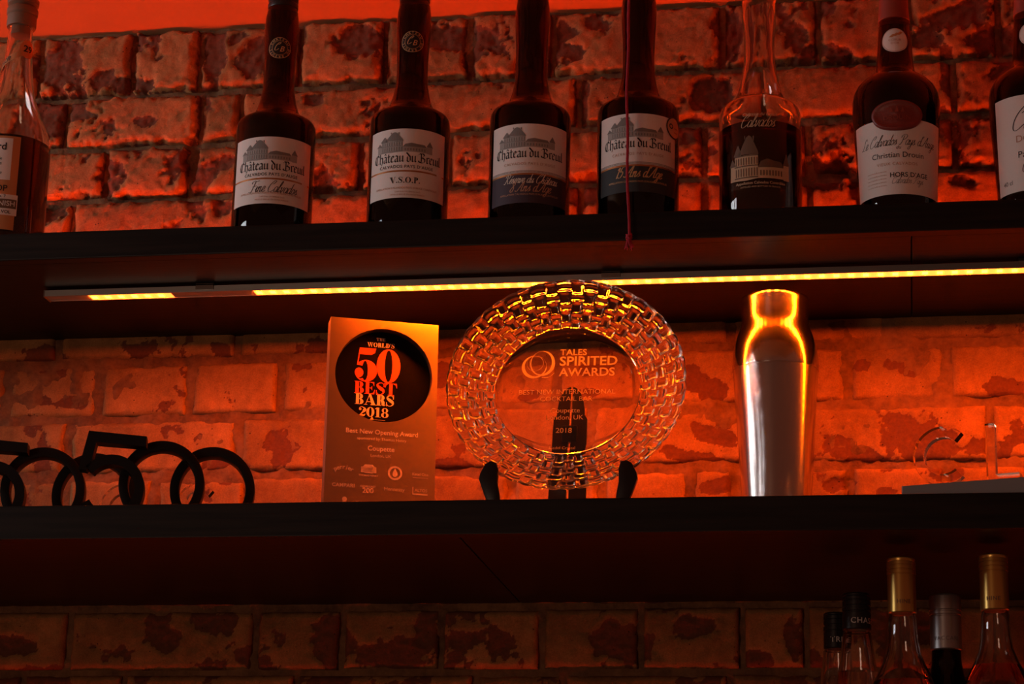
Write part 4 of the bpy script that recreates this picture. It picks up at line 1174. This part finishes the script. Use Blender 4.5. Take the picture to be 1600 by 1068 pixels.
def award_block():
    w, h, th = .1294, .2675, .024
    t = thing('award_plaque', 'upright bronze-coloured award plaque with a big red number in a round black window', 'award', (-.1735, -.2255, LOZ + .0012), rad(21.3), rx=rad(-3))
    # local: x 0..w along the face, front face at y = 0, z up
    cx, cz, r = w * .505, h - .0680, .0578
    n = 96
    outline = []
    # square outline sampled towards the circle's angles
    circ = []
    for k in range(n):
        a = 2 * PI * k / n
        circ.append((cx + r * math.cos(a), cz + r * math.sin(a)))
        dx, dz = math.cos(a), math.sin(a)
        ts = []
        if dx > 1e-9: ts.append((w - cx) / dx)
        if dx < -1e-9: ts.append((0 - cx) / dx)
        if dz > 1e-9: ts.append((h - cz) / dz)
        if dz < -1e-9: ts.append((0 - cz) / dz)
        q = min(ts); outline.append([cx + dx * q, cz + dz * q])
    for corner in ((w, h), (0, h), (0, 0), (w, 0)):
        k = min(range(n), key=lambda i: (outline[i][0] - corner[0]) ** 2 + (outline[i][1] - corner[1]) ** 2)
        outline[k] = list(corner)
    MB().band([tuple(q) for q in outline], circ, 0, th).build('plaque', M['award'], t, fix=True)
    m = MB().prism([(cx + (r + .0002) * math.cos(2 * PI * k / n), cz + (r + .0002) * math.sin(2 * PI * k / n)) for k in range(n)], .0125, .0145)
    d = m.build('black_disc', M['awardblack'], t, fix=True)
    fn = lambda x, y: (x, .0121, y)
    red = didone('50', st=.27, gap=-.05).fit(.0545, cx - .006, 0); red.v = [(a, b * 1.17 + cz - .0050) for a, b in red.v]
    red.join(didone('BEST', st=.27, gap=.0).fit(.0510, cx - .0075, cz - .0205))
    # the two lower lines and the upper line are lighter
    pale = didone('BARS', st=.27, gap=.0).fit(.0465, cx - .0085, cz - .0340)
    pale.join(didone('2018', st=.26, gap=.0).fit(.0355, cx - .0090, cz - .0485))
    pale.poly([(cx - .013, cz - .0518), (cx - .0108, cz - .0522), (cx - .0086, cz - .0518), (cx - .0108, cz - .0478)]); pale.rect(cx - .026, cz - .0520, cx + .005, cz - .0517)
    top = Flat(); top.join(didone("WORLD'S", st=.26, gap=.0).fit(.0330, cx - .0030, cz + .0385)); top.join(didone('THE', st=.2, gap=.05).fit(.0105, cx - .003, cz + .0465))
    red.build('red_lettering', M['redprint'], d, fn); pale.build('cream_lettering', M['cream'], d, fn); top.build('cream_lettering', M['cream'], d, fn)
    fn2 = lambda x, y: (x, -.0003, y)
    z0 = cz - r
    a = Flat().text('Best New Opening Award', cx, z0 - .0155, width=.0850, bold=.012).text('sponsored by Thomas Henry', cx, z0 - .0228, width=.0580)
    a.text('Coupette', cx - .0005, z0 - .0355, width=.0315, bold=.012).text('London, UK', cx - .0005, z0 - .0432, width=.0240)
    a.build('award_lettering', M['etch'], t, fn2)
    e = Flat()
    x1, x2, x3, x4 = .022, .051, .082, .112
    r1 = z0 - .0640
    for k, ch in enumerate('perrier'):
        q = (k - 3) * .0030; v, f = text2d(ch, size=.0075, bold=.01); e.add(v, f, x1 + q, r1 + .004 - q * q * 30, rot=-q * 45)
    e.disc(x2, r1 + .006, .0060, 6, 1.5).rect(x2 - .009, r1 + .0015, x2 + .009, r1 + .0085).text('THOMAS HENRY', x2, r1 - .0030, width=.0230, bold=.02)
    e.ring(x3, r1 + .003, .0085, .0062, 24).disc(x3, r1 + .0015, .0030).poly([(x3 - .003, r1 + .003), (x3, r1 + .009), (x3 + .003, r1 + .003)])
    e.text('Ketel One', x4, r1 + .002, width=.0190, bold=.02).rect(x4 - .009, r1 - .001, x4 + .009, r1 - .0004)
    r2 = r1 - .0215
    e.text('CAMPARI', x1, r2 + .004, width=.0260, bold=.015, spacing=1.05).text('REDBREAST', x2, r2 + .005, width=.0180, bold=.02).text('200', x2, r2 - .0015, width=.0130, bold=.02)
    e.text('Hennessy', x3, r2 + .003, width=.0240, bold=.008); e.text('ALTOS', x4 + .001, r2 + .004, width=.0150, bold=.02).rect(x4 - .009, r2, x4 + .009, r2 + .0018).rect(x4 - .009, r2, x4 - .0080, r2 + .0095)
    r3 = r2 - .0190
    e.ring(x1 + .002, r3 + .001, .0050, .0022, 20).disc(x1 + .002, r3 + .0085, .0028).text('TORRES', x2 - .001, r3 + .003, width=.0260, spacing=1.3, bold=.005).text('15', x2, r3 - .0045, width=.0085, bold=.01)
    e.ring(x3 - .002, r3 + .001, .0040, .0022, 16).text('ROOTS', x4, r3 - .002, width=.0200, bold=.01)
    e.build('sponsor_logos', M['etch2'], t, fn2)
award_block()

def crystal_plate():
    R = .1335
    lean = rad(-15.3)
    base = LOZ + .024
    yaw = rad(2)
    t = thing('crystal_plate', 'round clear crystal award plate with basket-weave rim on a black easel', 'plate', (.1165, -.3120, base), yaw, rx=lean)
    # local: disc in x,z, centre at (0,0,R); front is -y
    ri = .615 * R
    NC, NR, sub = 52, 5, 12
    na = NC * sub; nr = NR * sub
    th = np.linspace(0, 2 * PI, na, endpoint=False)
    u = np.linspace(0, 1, nr + 1)
    TH, U = np.meshgrid(th, u, indexing='ij')
    ci = TH / (2 * PI) * NC
    i0 = np.floor(ci).astype(int); fx = ci - i0
    cj = U * 2.5 + .5 * (i0 % 2) + .08
    fz = cj - np.floor(cj)
    def bump(f, e): return sstep(0, e, f) * sstep(0, e, 1 - f)
    bar = bump(fx, .34) * bump(np.clip(fz / .66, 0, 1), .22)                 # strand running outwards
    cross = bump(np.clip((fz - .66) / .34, 0, 1), .42) * .72                 # strand passing round the rim
    hgt = np.maximum(bar, cross)
    edge = sstep(0, .05, U) * sstep(0, .04, 1 - U)
    hgt = hgt * edge * .0030
    scal = 1 + .010 * np.abs(np.sin(TH * NC / 2)) * sstep(.75, 1, U)
    rr = (ri + (R - ri) * U) * scal
    dish = -.020 * U ** 1.5                      # rim rises towards the front
    X = rr * np.cos(TH); Z = rr * np.sin(TH)
    yf = dish - .0035 + 0 * TH
    yb = dish + .0020 + hgt
    n = na * (nr + 1)
    idx = np.arange(n).reshape(na, nr + 1)
    ia = np.roll(idx, -1, axis=0)
    qf = np.stack([idx[:, :-1], idx[:, 1:], ia[:, 1:], ia[:, :-1]], -1).reshape(-1, 4)
    qb = qf[:, ::-1] + n
    qo = np.stack([idx[:, -1], idx[:, -1] + n, ia[:, -1] + n, ia[:, -1]], -1)
    qi = np.stack([idx[:, 0], ia[:, 0], ia[:, 0] + n, idx[:, 0] + n], -1)
    P = np.vstack([np.stack([X, yf, Z + R], -1).reshape(-1, 3), np.stack([X, yb, Z + R], -1).reshape(-1, 3)])
    me = np_mesh(P, np.vstack([qf, qb, qo, qi]))
    bm = bmesh.new(); bm.from_mesh(me); bmesh.ops.recalc_face_normals(bm, faces=bm.faces)
    for e in bm.edges: e.smooth = e.calc_face_angle(0) < .9
    bm.to_mesh(me); bm.free()
    link('woven_rim', me, M['crystal'], t, smooth=False)
    me.polygons.foreach_set('use_smooth', [True] * len(me.polygons))
    # centre disc with a bevelled lip
    m = MB(); k = 128
    prof = [(.0005, -.0022), (ri - .010, -.0022), (ri - .004, -.0030), (ri - .0006, -.0036), (ri - .0004, -.0030), (ri - .0004, .0018), (ri - .004, .0014), (ri - .010, .0008), (.0005, .0008)]
    vs = []; fs = []
    for r_, y_ in prof:
        for q in range(k):
            a = 2 * PI * q / k; vs.append((r_ * math.cos(a), y_, R + r_ * math.sin(a)))
    for i in range(len(prof) - 1):
        for q in range(k):
            q2 = (q + 1) % k; fs.append((i * k + q, (i + 1) * k + q, (i + 1) * k + q2, i * k + q2))
    fs.append(tuple(range(k))); fs.append(tuple((len(prof) - 1) * k + q for q in range(k - 1, -1, -1)))
    m.add(vs, fs)
    disc = m.build('centre_disc', M['crystal'], t, fix=True, smooth=True, autosmooth=.3)
    fn = lambda x, y: (x, .0011, R + y)       # etched into the back of the disc
    s = Flat()
    s.text('TALES', -.0105, .0475, size=.0113, bold=.012, align=-1).text('SPIRITED', -.0105, .0340, width=.0655, bold=.018, align=-1).text('AWARDS', -.0110, .0200, width=.0635, bold=.018, align=-1)
    # interlocked swirl of rings
    s.band2((-.0300, .0370), (.0143, .0165), (-.0312, .0378), (.0118, .0152))
    s.band2((-.0393, .0325), (.0143, .0150), (-.0380, .0338), (.0122, .0136))
    s.ring(-.0385, .0370, .0100, .0097, 40, .95).ring(-.0370, .0375, .0088, .0086, 40, .95)
    s.vstroke(smooth_pts([(-.030, .0185), (-.022, .0190), (-.016, .0245)], 6), [.0012] * 6 + [.0006] * 7)
    s.build('etched_logo', M['frost'], disc, fn)
    s = Flat()
    s.text('BEST NEW INTERNATIONAL', -.0005, -.0035, width=.1090, bold=.0).text('COCKTAIL BAR', -.0010, -.0125, width=.0590)
    s.text('Coupette', -.0015, -.0275, width=.0330).text('London, UK', -.0015, -.0365, width=.0415).text('2018', -.0020, -.0535, width=.0180, bold=.008).text('Riedel Crystal', -.0030, -.0745, width=.0290)
    s.build('etched_lettering', M['frost'], disc, fn)
crystal_plate()

def easel():
    t = thing('plate_easel', 'black plastic easel holding up the crystal plate', 'stand', (.1165, -.3120, LOZ), rad(2))
    # two curved feet with upturned hooks, joined to a back strut
    for s in (-1, 1):
        ox = s * .0735
        poly = [(.002, 0), (.012, 0), (.0105, .016), (.008, .030), (.0085, .044), (.006, .0525), (.000, .0545), (-.006, .051), (-.0115, .040), (-.0125, .034), (-.006, .016)]
        poly = [(ox - s * a, b) for a, b in poly]
        if s < 0: poly = poly[::-1]
        m = MB().prism(poly, -.046, -.036)
        m.build('hook', M['easel'], t, fix=True, bevel=.0018, smooth=True, autosmooth=.5)
        MB().box(ox - .007, ox + .007, -.0358, .0300, .0005, .0100).build('foot', M['easel'], t, fix=True, bevel=.001)
    # back strut: plank with a rounded top and a central groove, leaning back
    lean = math.tan(rad(15.3))
    pl = [(-.0215, .004), (-.0200, .100)] + [(.0165 * math.cos(a) - .001 * 0, .104 + .0165 * 0 + .030 * math.sin(a)) for a in np.linspace(PI, 0, 14)] + [(.0200, .100), (.0215, .004)]
    for s in (-1, 1):
        half = [(a, b * 1.28) for a, b in pl if a * s >= -.0001]
        half = [(s * .0014, .004)] + [(a, b) for a, b in half if a * s > .0014] + [(s * .0014, .1710)] if s > 0 else [(-.0014, .004)] + [(a, b) for a, b in half if a < -.0014] + [(-.0014, .1710)]
        if s > 0: half = [half[0]] + half[1:-1][::-1] + [half[-1]]
        m = MB(); n = len(half)
        vs = [(a, .038 + b * lean - .0, b) for a, b in half] + [(a, .044 + b * lean, b) for a, b in half]
        fs = [tuple(range(n)), tuple(range(2 * n - 1, n - 1, -1))] + [((k + 1) % n, k, n + k, n + (k + 1) % n) for k in range(n)]
        m.add(vs, fs).build('back_strut', M['easel'], t, fix=True)
    MB().box(-.009, .009, .037 + .100 * lean, .046 + .115 * lean, .098, .118).build('strut_clip', M['easel'], t, fix=True, bevel=.001)
    MB().box(-.0850, .0850, .030, .042, .001, .0095).build('cross_bar', M['easel'], t, fix=True, bevel=.001)
easel()

def shaker():
    t = thing('cocktail_shaker', 'polished steel two-piece cocktail shaker reflecting the orange light', 'shaker', (.3410, -.1500, LOZ))
    body = [(.004, .0008), (.0330, .0), (.0358, .0012), (.0370, .004), (.0405, .060), (.0440, .120), (.0474, .175), (.0492, .2010), (.0494, .2060)]
    MB().lathe(smooth_prof(body, 4), 96).build('body', M['steel'], t, smooth=True, autosmooth=.6)
    lid = [(.0480, .2052), (.0500, .2054), (.0502, .2075), (.0498, .2200), (.0482, .2330), (.0450, .2450), (.0415, .2545), (.0396, .2610), (.0389, .2670), (.0388, .2750), (.0392, .2850), (.0397, .2910), (.0394, .2934), (.0380, .2946), (.0300, .2960), (.0150, .2968), (.001, .2970)]
    MB().lathe(lid[:3] + smooth_prof(lid[3:13], 4) + lid[13:], 96).build('lid', M['lid'], t, smooth=True, autosmooth=.6)
shaker()

def sign_500(label, ox, oy, rz):
    t = thing('number_sign', label, 'sign', (ox, oy, LOZ), rz, 'black 500 signs')
    t.scale = (.96, 1, 1)
    d0, d1 = -.010, .010
    R, r = .0505, .0395
    n = 72
    for name, cx in (('zero', .0870), ('zero', .1460)):
        off = .0 if cx < .1 else .0
        MB().band([(cx + R * math.cos(2 * PI * k / n), .0507 + R * math.sin(2 * PI * k / n)) for k in range(n)],
                  [(cx + r * math.cos(2 * PI * k / n), .0507 + r * math.sin(2 * PI * k / n)) for k in range(n)], d0 + off + (.0201 if cx > .1 else 0), d1 + (.0201 if cx > .1 else 0)) \
            .build(name, M['signblack'], t, fix=True, bevel=.0008, smooth=True, autosmooth=.5)
    m = MB()
    m.prism([(.0, .1045), (.0680, .1005), (.0680, .0890), (.0095, .0915), (.0045, .0640), (.0, .0590), (-.0090, .0600)], d0 - .0201, d1 - .0201)
    cx, cz, R5, r5 = .0300, .0390, .0390, .0275
    an = np.linspace(rad(142), rad(-150), 60)
    m.band([(cx + R5 * math.cos(a), cz + R5 * math.sin(a)) for a in an], [(cx + r5 * math.cos(a), cz + r5 * math.sin(a)) for a in an], d0 - .0201, d1 - .0201, closed=False)
    m.build('five', M['signblack'], t, fix=True, smooth=True, autosmooth=.5)
sign_500('black 500 number sign nearest the bronze award plaque', -.4315, -.3000, rad(14))
sign_500('black 500 number sign cut by the left picture edge', -.5810, -.2800, rad(14))

# clear acrylic letter signs
def letter_C(w, d):
    R = .031; an = np.linspace(rad(48), rad(312), 40)
    return ([(R * math.cos(a), .032 + R * math.sin(a)) for a in an], [((R - w) * math.cos(a), .032 + (R - w) * math.sin(a)) for a in an])
def acrylic_sign(label, loc, rz, letters, base_w, base_mat):
    t = thing('acrylic_sign', label, 'sign', loc, rz, 'clear acrylic letter signs')
    MB().box(-.004, base_w, -.012, .030, 0, .0185).build('base', M[base_mat], t, fix=True, bevel=.001)
    z = .0186
    for ch, x in letters:
        m = MB()
        if ch == 'C':
            o_, i_ = letter_C(.011, 0)
            m.band([(x + a, z + b) for a, b in o_], [(x + a, z + b) for a, b in i_], 0, .012, closed=False)
        elif ch == 'L':
            m.prism([(x, z), (x + .034, z), (x + .034, z + .008), (x + .009, z + .008), (x + .009, z + .062), (x, z + .062)], 0, .012)
        elif ch == 'A':
            m.prism([(x, z), (x + .010, z), (x + .0165, z + .015), (x + .0375, z + .015), (x + .044, z), (x + .054, z), (x + .032, z + .062), (x + .022, z + .062)], 0, .012)
        elif ch == 'S':
            p = smooth_pts([(.038, .050), (.024, .060), (.008, .052), (.006, .040), (.022, .031), (.038, .022), (.036, .008), (.020, .002), (.004, .010)], 5)
            tg = np.gradient(p, axis=0); tg /= np.linalg.norm(tg, axis=1)[:, None]; nr = np.stack([-tg[:, 1], tg[:, 0]], 1) * .0042
            m.band([(x + a, z + .002 + b) for a, b in p + nr], [(x + a, z + .002 + b) for a, b in p - nr], 0, .012, closed=False)
        m.build('letter', M['acrylic'], t, fix=True)
acrylic_sign('clear acrylic letters on a grey base at the right end of the lower shelf', (.4890, -.3560, LOZ), rad(-15), [('C', .037), ('L', .083), ('A', .122)], .20, 'greybase')
acrylic_sign('clear acrylic letters standing behind the black number signs', (-.5200, -.1700, LOZ), rad(6), [('C', .085), ('S', .150)], .22, 'acrylic')

# ------------------------------------------------------------------ screw-capped bottles on the bottom shelf
BOZ = 1.6722
def bottom_bottle(label, x, y, top, cap_h, cap_r, cap_mat, neck, body_mat, liquid, level, rz, txt, txt_mat, rings):
    H = top - BOZ
    t = thing('screw_cap_bottle', label, 'bottle', (x, y, BOZ), rz, 'screw-capped bottles on the bottom shelf')
    cz = H - cap_h
    prof = [(.025, .001), (neck[0][0] - .003, .0), (neck[0][0], .003)] + [(r, h) for r, h in neck] + [(cap_r - .0012, cz - .002), (cap_r - .0012, cz + .004)]
    if liquid:
        MB().lathe(shell(prof, .0025), 56, cap=False).build('glass_body', M['clear'], t, smooth=True, fix=True, autosmooth=1.0)
        rf = prof_r(prof)
        lq = [(.001, .0065)] + [(rf(h) - .0023, h) for h in np.linspace(.0066, level, 24)] + [(.001, level)]
        MB().lathe(lq, 56).build('spirit', M[liquid], t, smooth=True, fix=True, autosmooth=1.0)
    else:
        MB().lathe(prof, 56).build('glass_body', M[body_mat], t, smooth=True, autosmooth=1.0)
    cp = [(cap_r - .0010, cz)]
    for f, dr in rings: cp.append((cap_r + dr, cz + f * cap_h))
    cp += [(cap_r, H - .0014), (cap_r - .0012, H), (.002, H + .0001)]
    c = MB().lathe(cp, 48).build('cap', M[cap_mat], t, smooth=True, autosmooth=.5)
    if txt:
        s = Flat().text(txt, 0, cz + cap_h * .16, size=.0085 if cap_mat == 'blackcap' else .0060, bold=.01, spacing=1.15)
        if cap_mat == 'blackcap': s.rect(-.016, cz + cap_h * .07, .016, cz + cap_h * .09)
        s.build('lettering', M[txt_mat], c, lambda a, b: ((cap_r + .0004) * math.sin(a / cap_r), -(cap_r + .0004) * math.cos(a / cap_r), b))
GR = [(.02, 0), (.68, 0), (.685, -.0006), (.70, -.0006), (.705, .0003), (.76, .0003), (.765, -.0005), (.78, -.0005), (.785, .0003), (.84, .0003), (.845, -.0005), (.86, -.0005), (.865, .0003), (.92, .0003), (.925, -.0004), (.94, 0)]
BK = [(.02, .0003), (.46, .0003), (.47, -.0006), (.50, -.0006), (.51, .0004), (.60, .0004), (.61, -.0008), (.66, -.0008), (.67, .0002), (.78, .0002), (.79, -.0006), (.81, -.0006), (.82, .0002), (.90, .0002), (.91, -.0006), (.93, 0)]
SV = [(.02, 0), (.60, 0), (.61, -.0007), (.63, -.0007), (.64, .0003), (.68, .0003), (.69, -.0007), (.71, -.0007), (.72, .0003), (.96, .0003)]
gneck = [(.036, .010), (.036, .140), (.0355, .152), (.0335, .163), (.0285, .176), (.0225, .188), (.0180, .200), (.0158, .213), (.0150, .226), (.0146, .236)]
g2 = [(r, h + .003) for r, h in gneck]
bneck = [(.033, .010), (.033, .118), (.0320, .134), (.0290, .150), (.0240, .170), (.0200, .196), (.0172, .216), (.0152, .232)]
b3 = [(r * .90, h * .965) for r, h in bneck]
sneck = [(.034, .010), (.034, .130), (.032, .148), (.026, .168), (.019, .184), (.0160, .198), (.0155, .210)]
bottom_bottle('clear bottle with a gold screw cap, left of the silver-capped bottle', .4797, -.33, 1.9719, .0590, .0148, 'gold', gneck, None, 'rose', .170, face_angle(.48, -.33, 8), 'HINE', 'enamel2', GR)
bottom_bottle('clear bottle with a gold screw cap, at the right picture edge', .5745, -.33, 1.9744, .0590, .0148, 'gold', g2, None, 'rose', .186, face_angle(.5745, -.33, -4), 'HINE', 'enamel2', GR)
bottom_bottle('dark wine-coloured bottle with a silver screw cap between the gold caps', .5248, -.265, 1.9439, .0595, .0166, 'silver', sneck, 'wine_glass', None, 0, face_angle(.52, -.33, 0), 'VACCARI', 'greyink', SV)
bottom_bottle('taller of two clear bottles with black screw caps', .4312, -.262, 1.9465, .0395, .0150, 'blackcap', bneck, None, 'pale', .190, face_angle(.43, -.33, 30), 'CHASE', 'whiteink', BK)
bottom_bottle('shorter of two clear bottles with black screw caps, partly hidden', .4064, -.190, 1.9381, .0398, .0130, 'blackcap', b3, None, 'pale', .170, face_angle(.41, -.33, 20), 'TREE', 'whiteink', BK)
